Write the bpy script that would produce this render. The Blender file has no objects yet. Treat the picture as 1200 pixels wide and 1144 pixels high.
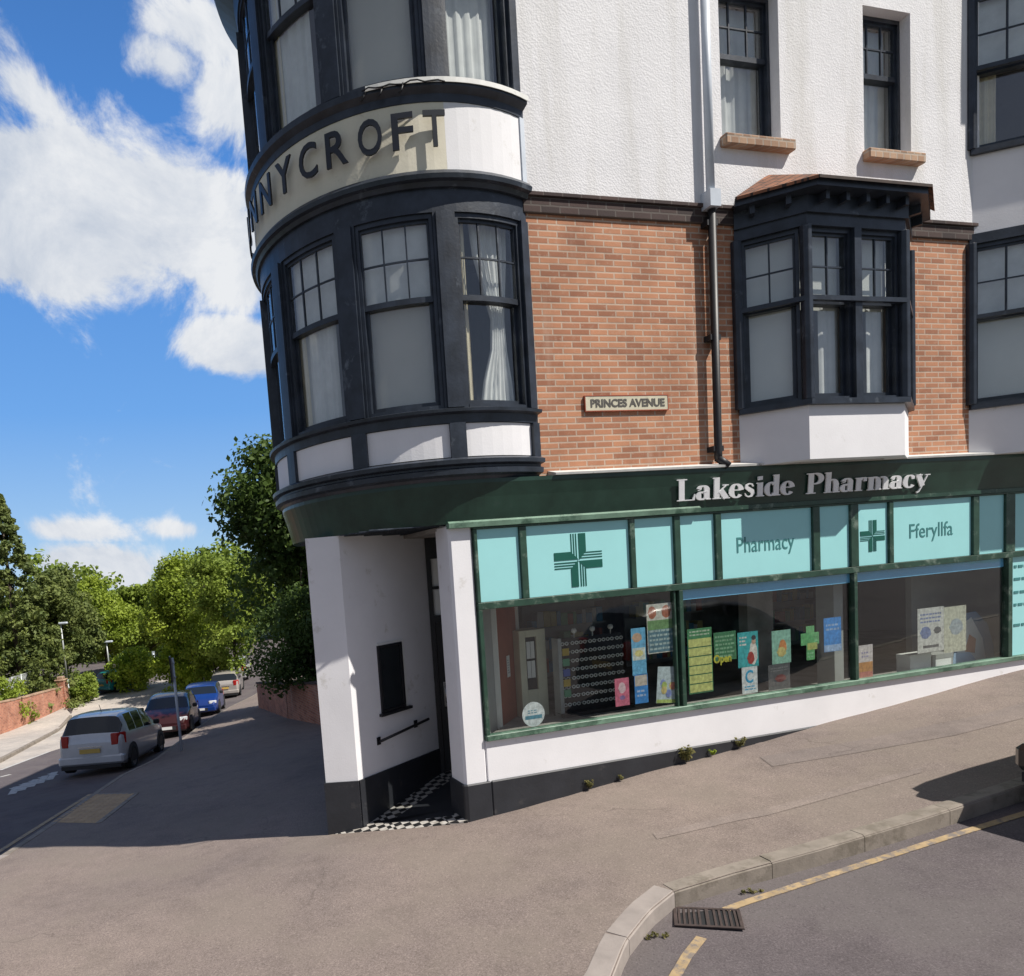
import bpy, bmesh, math, random
import numpy as np
from mathutils import Vector, Matrix
R_ = math.radians
random.seed(7); rng = np.random.default_rng(11)
scene = bpy.context.scene
COL = scene.collection
# ------------------------------------------------------------------ camera
F = 800.; S = .082; VRX, VRY = 3450., 428.; PX = 400.
PY = VRY + S*(VRX-PX) + 71.
H = 2.7
_n = Vector((S, 1)).normalized(); _d = 71./math.hypot(S, 1)
_v = Vector((_n.x*F*F/_d, _n.y*F*F/_d, F)).normalized()
_up = -_v; _fw = Vector((0, 0, 1)); _fw = (_fw-_up*_fw.dot(_up)).normalized(); _rt = _fw.cross(_up)
MW = Matrix((_rt, _fw, _up))                       # picture axes -> world
CAM = Vector((0, 0, H))
def ray(x, y): return MW @ Vector((x-PX, y-PY, F))
def atz(x, y, z): r = ray(x, y); return CAM+r*((z-H)/r.z)
def atdepth(x, y, Y): r = ray(x, y); return CAM+r*(Y/r.y)
A = atz(548, 962, 0)
dF = ray(VRX, VRY); dF.z = 0; dF.normalize(); nF = Vector((dF.y, -dF.x, 0))
TH = math.atan2(dF.y, dF.x)
def w2l(p): q = Vector((p[0]-A.x, p[1]-A.y, 0)); return (q.dot(dF), -q.dot(nF))
def l2w(s, y, z=0.): return Vector((A.x, A.y, z))+dF*s-nF*y
def fac(x, y, off=0.):                             # picture -> (s, z) on the plane off metres in front of the facade
    r = ray(x, y); t = ((A+nF*off)-CAM).dot(nF)/r.dot(nF); p = CAM+r*t
    return ((p-A).dot(dF), p.z)
def plane_uz(px, py, P0, P1):                      # picture -> (u, z) on the upright plane over local P0-P1
    a = l2w(*P0); b = l2w(*P1); d = b-a; L = math.hypot(d.x, d.y); d /= L; n = Vector((d.y, -d.x, 0))
    r = ray(px, py); t = (a-CAM).dot(n)/r.dot(n) if abs(r.dot(n)) > 1e-6 else 0
    a0 = Vector((a.x, a.y, 0)); c0 = Vector((0, 0, 0)); t = (a0-c0).dot(n)/r.dot(n); p = CAM+r*t
    return ((p-a0).dot(d), p.z)
def sstep(x): x = max(0., min(1., x)); return x*x*(3-2*x)
def T(x, y):
    s, q = w2l((x, y))
    s2 = s if s > -2.5 else -2.5-2.2*(1-math.exp((s+2.5)/2.2))
    if s > 14: s2 = 14+8*(1-math.exp(-(s-14)/8))
    q = max(q, 0.)
    N = .112*q if q < 30 else .112*30+.056*6*(1-math.exp(-(q-30)/3.))
    return .084*s2-N
def G(px, py, off=0.):
    r = ray(px, py); r = r/r.y; t = 3.
    while t < 180:
        p = CAM+r*t
        if p.z < T(p.x, p.y)+off: return p
        t += .01+t*.0008
    return CAM+r*t

cam = bpy.data.cameras.new('camera'); co = bpy.data.objects.new('camera', cam); COL.objects.link(co)
cam.sensor_width = 36; cam.lens = F/1200*36; cam.clip_end = 3000; cam.clip_start = .05
cam.shift_x = (600-PX)/1200; cam.shift_y = (PY-572)/1200
vx = MW @ Vector((1, 0, 0)); vy = MW @ Vector((0, -1, 0)); vz = MW @ Vector((0, 0, -1))
co.matrix_world = Matrix(((vx.x, vy.x, vz.x, 0), (vx.y, vy.y, vz.y, 0), (vx.z, vy.z, vz.z, H), (0, 0, 0, 1)))
scene.camera = co

# ------------------------------------------------------------------ materials
def newmat(name):
    m = bpy.data.materials.new(name); m.use_nodes = True
    nt = m.node_tree; b = nt.nodes['Principled BSDF']; return m, nt, b
def rgb(c): return (c[0], c[1], c[2], 1)
def noise(nt, scale, detail=4, coord='Object', rough=.6, vec=None):
    n = nt.nodes.new('ShaderNodeTexNoise'); n.inputs['Scale'].default_value = scale; n.inputs['Detail'].default_value = detail
    n.inputs['Roughness'].default_value = rough
    if vec is None:
        t = nt.nodes.new('ShaderNodeTexCoord'); vec = t.outputs[coord]
    nt.links.new(vec, n.inputs['Vector']); return n
def ramp(nt, src, stops):
    r = nt.nodes.new('ShaderNodeValToRGB'); e = r.color_ramp.elements
    while len(e) < len(stops): e.new(.5)
    for i, (p, c) in enumerate(stops): e[i].position = p; e[i].color = rgb(c) if len(c) == 3 else c
    nt.links.new(src, r.inputs[0]); return r
def mix(nt, fac_, a, b, mode='MIX'):
    m = nt.nodes.new('ShaderNodeMix'); m.data_type = 'RGBA'; m.blend_type = mode
    for v, k in ((fac_, 0), (a, 6), (b, 7)):
        if hasattr(v, 'links'): nt.links.new(v, m.inputs[k])
        elif k == 0: m.inputs[0].default_value = v
        else: m.inputs[k].default_value = rgb(v)
    return m.outputs[2]
def bump(nt, b, src, strength=.3, dist=.01):
    k = nt.nodes.new('ShaderNodeBump'); k.inputs['Strength'].default_value = strength; k.inputs['Distance'].default_value = dist
    nt.links.new(src, k.inputs['Height']); nt.links.new(k.outputs[0], b.inputs['Normal']); return k
def paint(name, c, rough=.5, var=.12, scale=3., metallic=0., bs=.15, bscale=40, dirt=None, coat=0., spec=.5):
    m, nt, b = newmat(name)
    n = noise(nt, scale, 6); n2 = noise(nt, bscale, 3)
    lo = tuple(x*(1-var) for x in c); hi = tuple(min(1, x*(1+var)) for x in c)
    out = ramp(nt, n.outputs[0], [(.3, lo), (.7, hi)]).outputs[0]
    if dirt:
        n3 = noise(nt, dirt[1], 8, rough=.7); f = ramp(nt, n3.outputs[0], [(dirt[2], (0, 0, 0)), (min(1, dirt[2]+.12), (1, 1, 1))]).outputs[0]
        out = mix(nt, f, out, dirt[0])
    nt.links.new(out, b.inputs['Base Color'])
    b.inputs['Roughness'].default_value = rough; b.inputs['Metallic'].default_value = metallic
    b.inputs['Specular IOR Level'].default_value = spec
    if coat: b.inputs['Coat Weight'].default_value = coat; b.inputs['Coat Roughness'].default_value = .05
    if bs: bump(nt, b, n2.outputs[0], bs, .004)
    return m
def flat(name, c, rough=.5, **k): return paint(name, c, rough, var=.05, bs=0, **k)
M = {}
M['wood_dark'] = paint('dark blue-black painted timber', (.024, .031, .045), .38, .45, 5, bs=.35, bscale=30, dirt=((.12, .14, .17), 3.1, .6))
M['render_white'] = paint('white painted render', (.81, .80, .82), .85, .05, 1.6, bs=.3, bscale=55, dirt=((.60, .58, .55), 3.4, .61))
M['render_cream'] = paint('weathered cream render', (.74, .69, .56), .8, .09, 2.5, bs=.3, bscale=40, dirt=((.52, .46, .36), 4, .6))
M['plinth'] = paint('black painted plinth', (.022, .024, .03), .55, .25, 3, bs=.4, bscale=30, dirt=((.06, .058, .06), 5, .6))
M['green'] = paint('dark green gloss', (.02, .05, .036), .3, .3, 3, bs=.1, bscale=12, dirt=((.035, .06, .05), 3, .62))
M['green_frame'] = paint('mid green frame paint', (.025, .062, .042), .4, .3, 6, bs=.2, bscale=30, dirt=((.16, .21, .17), 4.5, .55))
M['green_lite'] = paint('faded green moulding', (.13, .22, .16), .5, .3, 5, bs=.2, bscale=20, dirt=((.04, .09, .06), 3, .5))
M['lead'] = paint('white flashing', (.62, .62, .60), .6, .15, 6, dirt=((.2, .2, .19), 6, .58))
M['cyan'] = paint('pale turquoise window film', (.36, .72, .73), .28, .03, 2, bs=.08, bscale=8, dirt=((.31, .66, .69), 1.2, .6))
M['blueband'] = paint('bright blue film', (.22, .62, .95), .35, .05, 2, bs=0)
M['dkgreen'] = flat('dark green print', (.008, .10, .075), .4)
M['teal_text'] = flat('grey green lettering', (.06, .22, .22), .4)
M['silver_letter'] = paint('pale painted lettering', (.90, .90, .92), .5, .1, 6, bs=0)
M['black_letter'] = paint('black raised lettering', (.012, .014, .02), .35, .2, 6, bs=0)
M['iron_black'] = paint('black iron', (.015, .015, .018), .5, .2, 8)
M['pipe_white'] = paint('pale painted pipe', (.55, .60, .67), .5, .08, 5)
M['dark_room'] = paint('dim interior', (.42, .40, .37), .9, .2, 2, bs=0)
M['shop_room'] = paint('shop interior', (.30, .28, .26), .9, .35, 2.4, bs=0)
M['ceil_room'] = flat('interior ceiling', (.2, .2, .19), .9)
M['net'] = paint('net curtain', (.80, .81, .82), .9, .1, 6, bs=0)
M['blind'] = paint('beige roller blind', (.60, .58, .54), .85, .06, 2, bs=.2, bscale=90)
M['blind_lite'] = paint('pale blind', (.80, .81, .79), .85, .05, 2, bs=.2, bscale=90)
M['drape'] = paint('cream drape', (.80, .72, .55), .9, .1, 6, bs=0)
M['brown'] = paint('red brown door', (.34, .085, .045), .45, .2, 3)
M['white'] = flat('white print', (.78, .78, .76), .5)
M['grey_panel'] = paint('grey panel', (.36, .37, .36), .7, .1, 3)
M['beige'] = paint('beige frame paint', (.62, .60, .46), .6, .1, 4)
M['chrome'] = flat('chrome', (.6, .6, .6), .2, metallic=1.)
M['galv'] = paint('galvanised steel', (.42, .44, .44), .45, .1, 9, metallic=.3)
def brickmat(name, c1, c2, mortar, rot=None, sc=1., streak=True, coord='Object', rowh=.075, bw=.225):
    m, nt, b = newmat(name)
    tc = nt.nodes.new('ShaderNodeTexCoord'); sp = nt.nodes.new('ShaderNodeSeparateXYZ'); cb = nt.nodes.new('ShaderNodeCombineXYZ')
    nt.links.new(tc.outputs[coord], sp.inputs[0])
    ad = nt.nodes.new('ShaderNodeMath'); ad.operation = 'ADD'
    nt.links.new(sp.outputs[0], ad.inputs[0]); nt.links.new(sp.outputs[1], ad.inputs[1])
    nt.links.new(ad.outputs[0], cb.inputs[0]); nt.links.new(sp.outputs[2], cb.inputs[1])
    br = nt.nodes.new('ShaderNodeTexBrick'); nt.links.new(cb.outputs[0], br.inputs['Vector'])
    br.inputs['Scale'].default_value = 1.; br.inputs['Brick Width'].default_value = bw; br.inputs['Row Height'].default_value = rowh
    br.inputs['Mortar Size'].default_value = .0095; br.inputs['Mortar Smooth'].default_value = .2; br.inputs['Bias'].default_value = -.1
    br.inputs['Color1'].default_value = rgb(c1); br.inputs['Color2'].default_value = rgb(c2); br.inputs['Mortar'].default_value = rgb(mortar)
    col = br.outputs['Color']
    n = noise(nt, 1.3, 5); v = ramp(nt, n.outputs[0], [(.28, (.66, .63, .62)), (.55, (1., 1., 1.)), (.75, (1.15, 1.1, 1.05))]).outputs[0]
    col = mix(nt, 1., col, v, 'MULTIPLY')
    # odd darker burnt bricks
    br2 = nt.nodes.new('ShaderNodeTexBrick'); nt.links.new(cb.outputs[0], br2.inputs['Vector'])
    br2.inputs['Scale'].default_value = 1.; br2.inputs['Brick Width'].default_value = bw; br2.inputs['Row Height'].default_value = rowh
    br2.inputs['Mortar Size'].default_value = 0; br2.inputs['Bias'].default_value = -.55
    br2.inputs['Color1'].default_value = (1, 1, 1, 1); br2.inputs['Color2'].default_value = (.36, .28, .28, 1); br2.inputs['Mortar'].default_value = (1, 1, 1, 1)
    col = mix(nt, .8, col, br2.outputs['Color'], 'MULTIPLY')
    if streak:
        n4 = noise(nt, 14, 6, rough=.75); f4 = ramp(nt, n4.outputs[0], [(.55, (0, 0, 0)), (.72, (.5, .5, .5))]).outputs[0]
        col = mix(nt, f4, col, mortar)
        mp = nt.nodes.new('ShaderNodeMapping'); mp.inputs['Scale'].default_value = (2.6, 2.6, .35); nt.links.new(tc.outputs[coord], mp.inputs[0])
        n5 = noise(nt, 1, 5, vec=mp.outputs[0]); f5 = ramp(nt, n5.outputs[0], [(.58, (0, 0, 0)), (.74, (.45, .45, .45))]).outputs[0]
        col = mix(nt, f5, col, (.55, .42, .33))
    nt.links.new(col, b.inputs['Base Color']); b.inputs['Roughness'].default_value = .9
    inv = nt.nodes.new('ShaderNodeMath'); inv.operation = 'SUBTRACT'; inv.inputs[0].default_value = 1; nt.links.new(br.outputs['Fac'], inv.inputs[1])
    n6 = noise(nt, 60, 3); a2 = nt.nodes.new('ShaderNodeMath'); a2.operation = 'MULTIPLY_ADD'; a2.inputs[1].default_value = .4
    nt.links.new(n6.outputs[0], a2.inputs[0]); nt.links.new(inv.outputs[0], a2.inputs[2])
    bump(nt, b, a2.outputs[0], .7, .006)
    return m
M['brick'] = brickmat('orange red brick', (.53, .245, .135), (.42, .18, .10), (.56, .42, .32), rowh=.066)
M['brick_dark'] = brickmat('dark header brick', (.075, .045, .04), (.05, .035, .035), (.12, .1, .09), streak=False)
M['brick_garden'] = brickmat('garden brick', (.50, .19, .11), (.42, .15, .09), (.45, .33, .26))
M['brick_sill'] = brickmat('pale brick sill', (.50, .33, .22), (.42, .26, .17), (.5, .42, .34), streak=False, rowh=.3, bw=.11)
def pebble(name):
    m, nt, b = newmat(name)
    v = nt.nodes.new('ShaderNodeTexVoronoi'); v.inputs['Scale'].default_value = 48; tc = nt.nodes.new('ShaderNodeTexCoord'); nt.links.new(tc.outputs['Object'], v.inputs['Vector'])
    n = noise(nt, 19, 8, rough=.8); n2 = noise(nt, 1.4, 6)
    c = ramp(nt, n2.outputs[0], [(.3, (.73, .72, .74)), (.7, (.83, .82, .84))]).outputs[0]
    mp = nt.nodes.new('ShaderNodeMapping'); mp.inputs['Scale'].default_value = (3, 3, .3); nt.links.new(tc.outputs['Object'], mp.inputs[0])
    n3 = noise(nt, 1., 5, vec=mp.outputs[0]); f = ramp(nt, n3.outputs[0], [(.48, (0, 0, 0)), (.70, (.5, .5, .5))]).outputs[0]
    c = mix(nt, f, c, (.55, .53, .49)); nt.links.new(c, b.inputs['Base Color']); b.inputs['Roughness'].default_value = .95
    a = nt.nodes.new('ShaderNodeMath'); a.operation = 'ADD'; nt.links.new(v.outputs['Distance'], a.inputs[0]); nt.links.new(n.outputs[0], a.inputs[1])
    bump(nt, b, a.outputs[0], .28, .010); return m
M['pebble'] = pebble('white pebbledash')
def roofmat():
    m, nt, b = newmat('clay roof tile')
    tc = nt.nodes.new('ShaderNodeTexCoord'); br = nt.nodes.new('ShaderNodeTexBrick'); nt.links.new(tc.outputs['Object'], br.inputs['Vector'])
    br.inputs['Scale'].default_value = 1; br.inputs['Brick Width'].default_value = .17; br.inputs['Row Height'].default_value = .1; br.inputs['Mortar Size'].default_value = .008
    br.inputs['Color1'].default_value = (.30, .13, .07, 1); br.inputs['Color2'].default_value = (.2, .09, .055, 1); br.inputs['Mortar'].default_value = (.05, .035, .03, 1)
    n = noise(nt, 6, 6); c = mix(nt, 1., br.outputs['Color'], ramp(nt, n.outputs[0], [(.3, (.6, .6, .6)), (.7, (1.3, 1.2, 1.1))]).outputs[0], 'MULTIPLY')
    nt.links.new(c, b.inputs['Base Color']); b.inputs['Roughness'].default_value = .85; bump(nt, b, br.outputs['Fac'], -.6, .02); return m
M['tile'] = roofmat()
def asphalt(name, c, grit=.35, patch=None, crack=.5, tint=None):
    m, nt, b = newmat(name)
    n = noise(nt, 75, 6, rough=.9); big = noise(nt, .45, 6); mid = noise(nt, 3.2, 7, rough=.7)
    lo = tuple(x*(1-grit) for x in c); hi = tuple(x*(1+grit) for x in c)
    col = ramp(nt, n.outputs[0], [(.33, lo), (.67, hi)]).outputs[0]
    col = mix(nt, 1., col, ramp(nt, big.outputs[0], [(.3, (.78, .78, .8)), (.7, (1.2, 1.17, 1.13))]).outputs[0], 'MULTIPLY')
    col = mix(nt, 1., col, ramp(nt, mid.outputs[0], [(.28, (.8, .8, .8)), (.5, (1, 1, 1)), (.75, (1.12, 1.12, 1.12))]).outputs[0], 'MULTIPLY')
    if tint: col = mix(nt, ramp(nt, noise(nt, .9, 4).outputs[0], [(.45, (0, 0, 0)), (.6, (.6, .6, .6))]).outputs[0], col, tint)
    # cracks: thin lines of a warped voronoi
    tc = nt.nodes.new('ShaderNodeTexCoord'); w = noise(nt, 1.2, 4); ad = nt.nodes.new('ShaderNodeVectorMath'); ad.operation = 'ADD'
    nt.links.new(tc.outputs['Object'], ad.inputs[0]); nt.links.new(w.outputs['Color'], ad.inputs[1])
    v = nt.nodes.new('ShaderNodeTexVoronoi'); v.feature = 'DISTANCE_TO_EDGE'; v.inputs['Scale'].default_value = .38; nt.links.new(ad.outputs[0], v.inputs['Vector'])
    ck = ramp(nt, v.outputs['Distance'], [(0, (1, 1, 1)), (.006, (0, 0, 0))]).outputs[0]
    ckm = mix(nt, 1., ck, ramp(nt, noise(nt, .6, 3).outputs[0], [(.5, (0, 0, 0)), (.6, (crack, crack, crack))]).outputs[0], 'MULTIPLY')
    col = mix(nt, ckm, col, tuple(x*.35 for x in c))
    vg = nt.nodes.new('ShaderNodeTexVoronoi'); vg.inputs['Scale'].default_value = 95; nt.links.new(tc.outputs['Object'], vg.inputs['Vector'])
    gs = ramp(nt, vg.outputs['Color'], [(.80, (0, 0, 0)), (.86, (.33, .33, .33))]).outputs[0]; col = mix(nt, gs, col, tuple(min(1, x*1.75) for x in c))
    gd_ = ramp(nt, vg.outputs['Color'], [(.14, (.35, .35, .35)), (.2, (0, 0, 0))]).outputs[0]; col = mix(nt, gd_, col, tuple(x*.45 for x in c))
    # chewing-gum spots and stains
    vs = nt.nodes.new('ShaderNodeTexVoronoi'); vs.inputs['Scale'].default_value = 1.7; nt.links.new(tc.outputs['Object'], vs.inputs['Vector'])
    sp = ramp(nt, vs.outputs['Distance'], [(0, (1, 1, 1)), (.025, (.8, .8, .8)), (.035, (0, 0, 0))]).outputs[0]
    sel = ramp(nt, vs.outputs['Color'], [(.62, (0, 0, 0)), (.64, (1, 1, 1))]).outputs[0]
    col = mix(nt, mix(nt, 1., sp, sel, 'MULTIPLY'), col, tuple(min(1, x*1.5) for x in c))
    nt.links.new(col, b.inputs['Base Color']); b.inputs['Roughness'].default_value = .9; b.inputs['Specular IOR Level'].default_value = .25
    bump(nt, b, n.outputs[0], .5, .004); return m
M['pave'] = asphalt('weathered pavement asphalt', (.225, .184, .164), .6, tint=(.21, .176, .15))
M['road'] = asphalt('road asphalt', (.125, .108, .112), .5, tint=(.14, .125, .122))
M['asphalt_sunlit'] = asphalt('asphalt paled as sunlit', (.46, .42, .38), .15)  # paled to put sunlight into the far road and pavement colour
M['kerb'] = paint('kerb stone', (.25, .215, .18), .85, .2, 5, bs=.5, bscale=60, dirt=((.17, .145, .115), 4, .5))
M['kerb_pink'] = paint('pale kerb stone', (.31, .27, .245), .85, .15, 5, bs=.4, bscale=60)
M['yellow'] = paint('worn yellow line', (.40, .29, .16), .8, .2, 8, bs=.3, bscale=80, dirt=((.20, .17, .15), 11, .48))
M['whiteline'] = paint('worn white line', (.50, .49, .47), .8, .15, 8, dirt=((.14, .13, .13), 12, .56))
M['tactile'] = paint('buff blister paving', (.46, .31, .17), .85, .2, 4)
M['grass'] = paint('grass', (.06, .09, .025), .95, .5, 1.2, bs=.8, bscale=20)
def leafmat(name, c1, c2, scale=.8, trans=.35):
    m, nt, b = newmat(name)
    n = noise(nt, scale, 5, rough=.7); col = ramp(nt, n.outputs[0], [(.28, c1), (.62, c2)]).outputs[0]
    g = nt.nodes.new('ShaderNodeObjectInfo')
    nt.links.new(col, b.inputs['Base Color']); b.inputs['Roughness'].default_value = .6; b.inputs['Specular IOR Level'].default_value = .3
    tr = nt.nodes.new('ShaderNodeBsdfTranslucent'); nt.links.new(col, tr.inputs[0]); mx = nt.nodes.new('ShaderNodeMixShader'); mx.inputs[0].default_value = trans
    out = nt.nodes['Material Output']; nt.links.new(b.outputs[0], mx.inputs[1]); nt.links.new(tr.outputs[0], mx.inputs[2]); nt.links.new(mx.outputs[0], out.inputs[0])
    return m
M['leaf_dark'] = leafmat('dark green leaves', (.022, .05, .012), (.11, .17, .035), .7)
M['leaf_mid'] = leafmat('mid green leaves', (.08, .14, .02), (.30, .38, .06), .5)
M['leaf_olive'] = leafmat('olive leaves', (.11, .18, .02), (.34, .42, .05), .4)
M['leaf_lime'] = leafmat('lime leaves', (.20, .32, .03), (.46, .55, .06), .5)
M['leaf_conifer'] = leafmat('conifer needles', (.05, .09, .03), (.22, .26, .07), .9, .3)
M['leaf_weed'] = leafmat('weed leaves', (.08, .10, .03), (.30, .26, .10), 8)
M['bark'] = paint('bark', (.09, .07, .05), .9, .3, 4, bs=.8, bscale=15)
def glassmat(name, tint=(.9, .93, .92), base=.05, rough=.015):
    m, nt, b = newmat(name); nt.nodes.remove(b)
    t = nt.nodes.new('ShaderNodeBsdfTransparent'); t.inputs[0].default_value = rgb(tint)
    g = nt.nodes.new('ShaderNodeBsdfGlossy'); g.inputs['Roughness'].default_value = rough
    n = noise(nt, 1.1, 3); bp = nt.nodes.new('ShaderNodeBump'); bp.inputs['Strength'].default_value = .12; bp.inputs['Distance'].default_value = .02
    nt.links.new(n.outputs[0], bp.inputs['Height']); nt.links.new(bp.outputs[0], g.inputs['Normal'])
    fr = nt.nodes.new('ShaderNodeLayerWeight'); fr.inputs[0].default_value = .5; pw = nt.nodes.new('ShaderNodeMath'); pw.operation = 'POWER'; pw.inputs[1].default_value = 4.; nt.links.new(fr.outputs['Facing'], pw.inputs[0])
    ma = nt.nodes.new('ShaderNodeMath'); ma.operation = 'MULTIPLY_ADD'; ma.inputs[1].default_value = .8; ma.inputs[2].default_value = base; nt.links.new(pw.outputs[0], ma.inputs[0])
    mx = nt.nodes.new('ShaderNodeMixShader'); nt.links.new(ma.outputs[0], mx.inputs[0]); nt.links.new(t.outputs[0], mx.inputs[1]); nt.links.new(g.outputs[0], mx.inputs[2])
    nt.links.new(mx.outputs[0], nt.nodes['Material Output'].inputs[0]); return m
M['glass'] = glassmat('old window glass', (.96, .97, .96), base=.10)
M['shopglass'] = glassmat('shop window glass', (.95, .97, .96), base=.055)
def carpaint(name, c, metallic=.3):
    m, nt, b = newmat(name); n = noise(nt, 4, 4); nt.links.new(ramp(nt, n.outputs[0], [(.3, tuple(x*.92 for x in c)), (.7, tuple(min(1, x*1.05) for x in c))]).outputs[0], b.inputs['Base Color'])
    b.inputs['Roughness'].default_value = .32; b.inputs['Metallic'].default_value = metallic; b.inputs['Coat Weight'].default_value = .7; b.inputs['Coat Roughness'].default_value = .06; return m
M['car_glass'] = flat('tinted car glass', (.012, .016, .02), .07, spec=.8)
M['tyre'] = paint('tyre rubber', (.018, .018, .018), .85, .1, 9)
M['rim'] = flat('alloy rim', (.35, .35, .36), .35, metallic=.8)
M['taillight'] = flat('red lamp lens', (.38, .015, .012), .15)
M['headlight'] = flat('clear lamp lens', (.6, .62, .64), .12)
M['plate_y'] = flat('yellow number plate', (.62, .42, .10), .45)
M['plate_w'] = flat('white number plate', (.7, .7, .68), .45)
M['trim'] = flat('black plastic trim', (.02, .02, .022), .6)

# ------------------------------------------------------------------ helpers
def tag(o, label=None, cat=None, group=None, kind=None):
    if label: o['label'] = label
    if cat: o['category'] = cat
    if group: o['group'] = group
    if kind: o['kind'] = kind
    return o
def empty(name, loc, rz=0.):
    o = bpy.data.objects.new(name, None); COL.objects.link(o); o.location = loc; o.rotation_euler = (0, 0, rz); o.empty_display_size = .2; return o
class MB:
    def __init__(s): s.v = []; s.f = []; s.m = []; s.sm = []
    def add(s, vs, fs, mi=0, smooth=False):
        k = len(s.v); s.v += [tuple(p) for p in vs]
        for f in fs: s.f.append([i+k for i in f]); s.m.append(mi); s.sm.append(smooth)
    def box(s, x0, x1, y0, y1, z0, z1, mi=0, f=None, n=1):
        vs = []; fs = []
        for i in range(n+1):
            x = x0+(x1-x0)*i/n
            for (y, z) in ((y0, z0), (y1, z0), (y1, z1), (y0, z1)):
                vs.append(f(x, y, z) if f else (x, y, z))
        for i in range(n):
            a = 4*i; b = a+4
            for j in range(4): fs.append([a+j, a+(j+1) % 4, b+(j+1) % 4, b+j])
        fs.append([3, 2, 1, 0]); fs.append([4*n, 4*n+1, 4*n+2, 4*n+3])
        s.add(vs, fs, mi)
    def sweep(s, prof, path, f, mi=0, closed=True, smooth=False, caps=True):   # profile (d, z) at each u of path, f(u, d, z)
        m = len(prof); vs = [f(u, d, z) for u in path for (d, z) in prof]; fs = []
        for i in range(len(path)-1):
            for j in range(m if closed else m-1):
                a = i*m+j; b = i*m+(j+1) % m; fs.append([a, b, b+m, a+m])
        if closed and caps: fs.append(list(range(m))[::-1]); fs.append([(len(path)-1)*m+j for j in range(m)])
        s.add(vs, fs, mi, smooth)
    def tube(s, pts, r, seg=10, mi=0, r1=None, smooth=True):
        pts = [Vector(p) for p in pts]; n = len(pts); vs = []; fs = []
        for i, p in enumerate(pts):
            d = (pts[min(i+1, n-1)]-pts[max(i-1, 0)]).normalized(); a = d.cross(Vector((0, 0, 1)))
            if a.length < 1e-3: a = Vector((1, 0, 0))
            a.normalize(); b = d.cross(a); rr = r if r1 is None else r+(r1-r)*i/(n-1)
            for k in range(seg):
                t = 2*math.pi*k/seg; vs.append(p+a*rr*math.cos(t)+b*rr*math.sin(t))
        for i in range(n-1):
            for k in range(seg): fs.append([i*seg+k, i*seg+(k+1) % seg, (i+1)*seg+(k+1) % seg, (i+1)*seg+k])
        fs.append(list(range(seg))); fs.append([(n-1)*seg+k for k in range(seg)][::-1]); s.add(vs, fs, mi, smooth)
    def prism(s, poly, z0, z1, mi=0):
        n = len(poly); vs = [(p[0], p[1], z0) for p in poly]+[(p[0], p[1], z1) for p in poly]
        fs = [[i, (i+1) % n, n+(i+1) % n, n+i] for i in range(n)]+[list(range(n))[::-1], [n+i for i in range(n)]]; s.add(vs, fs, mi)
    def plate(s, poly, f, d0, d1, mi=0):           # poly in (u, z), thickness d0..d1
        n = len(poly); vs = [f(p[0], d0, p[1]) for p in poly]+[f(p[0], d1, p[1]) for p in poly]
        fs = [[i, (i+1) % n, n+(i+1) % n, n+i] for i in range(n)]+[list(range(n))[::-1], [n+i for i in range(n)]]; s.add(vs, fs, mi)
    def build(s, name, mats, parent=None, bevel=0., fixn=True):
        me = bpy.data.meshes.new(name); me.from_pydata(s.v, [], s.f)
        if not isinstance(mats, (list, tuple)): mats = [mats]
        for m in mats: me.materials.append(M[m] if isinstance(m, str) else m)
        me.polygons.foreach_set('material_index', s.m); me.polygons.foreach_set('use_smooth', s.sm)
        if fixn:
            b = bmesh.new(); b.from_mesh(me); bmesh.ops.recalc_face_normals(b, faces=b.faces)
            if bevel: bmesh.ops.bevel(b, geom=[e for e in b.edges if len(e.link_faces) == 2 and e.calc_face_angle(0) > .6], offset=bevel, segments=1, affect='EDGES', clamp_overlap=True)
            b.to_mesh(me); b.free()
        me.update(); o = bpy.data.objects.new(name, me); COL.objects.link(o)
        if parent: o.parent = parent
        return o
def copy_tree(o, parent=None):
    c = o.copy(); COL.objects.link(c)
    if parent: c.parent = parent
    for ch in list(o.children): copy_tree(ch, c)
    return c
def text_mesh(txt, size, extrude, bold=0., align='LEFT', shear=0., space=1.):
    cu = bpy.data.curves.new('t', 'FONT'); cu.body = txt; cu.size = size; cu.extrude = extrude; cu.offset = bold; cu.align_x = align; cu.shear = shear; cu.space_character = space
    cu.resolution_u = 4
    ob = bpy.data.objects.new('t', cu); COL.objects.link(ob); dg = bpy.context.evaluated_depsgraph_get(); dg.update()
    me = bpy.data.meshes.new_from_object(ob.evaluated_get(dg)); vs = [v.co.copy() for v in me.vertices]; fs = [list(p.vertices) for p in me.polygons]
    bpy.data.objects.remove(ob); bpy.data.curves.remove(cu); bpy.data.meshes.remove(me)
    return vs, fs
def add_text(mb, txt, f, u0, u1, z0, z1, d, depth=.004, mi=0, bold=0., mirror=False, shear=0.):
    vs, fs = text_mesh(txt, 1., .5, bold, shear=shear)
    xs = [v.x for v in vs]; ys = [v.y for v in vs]; a, b = min(xs), max(xs); c, e = min(ys), max(ys)
    mb.add([f(u0+(v.x-a)/(b-a)*(u1-u0), d+(depth if v.z > 0 else 0), z0+(v.y-c)/(e-c)*(z1-z0)) for v in vs], fs, mi)

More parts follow.
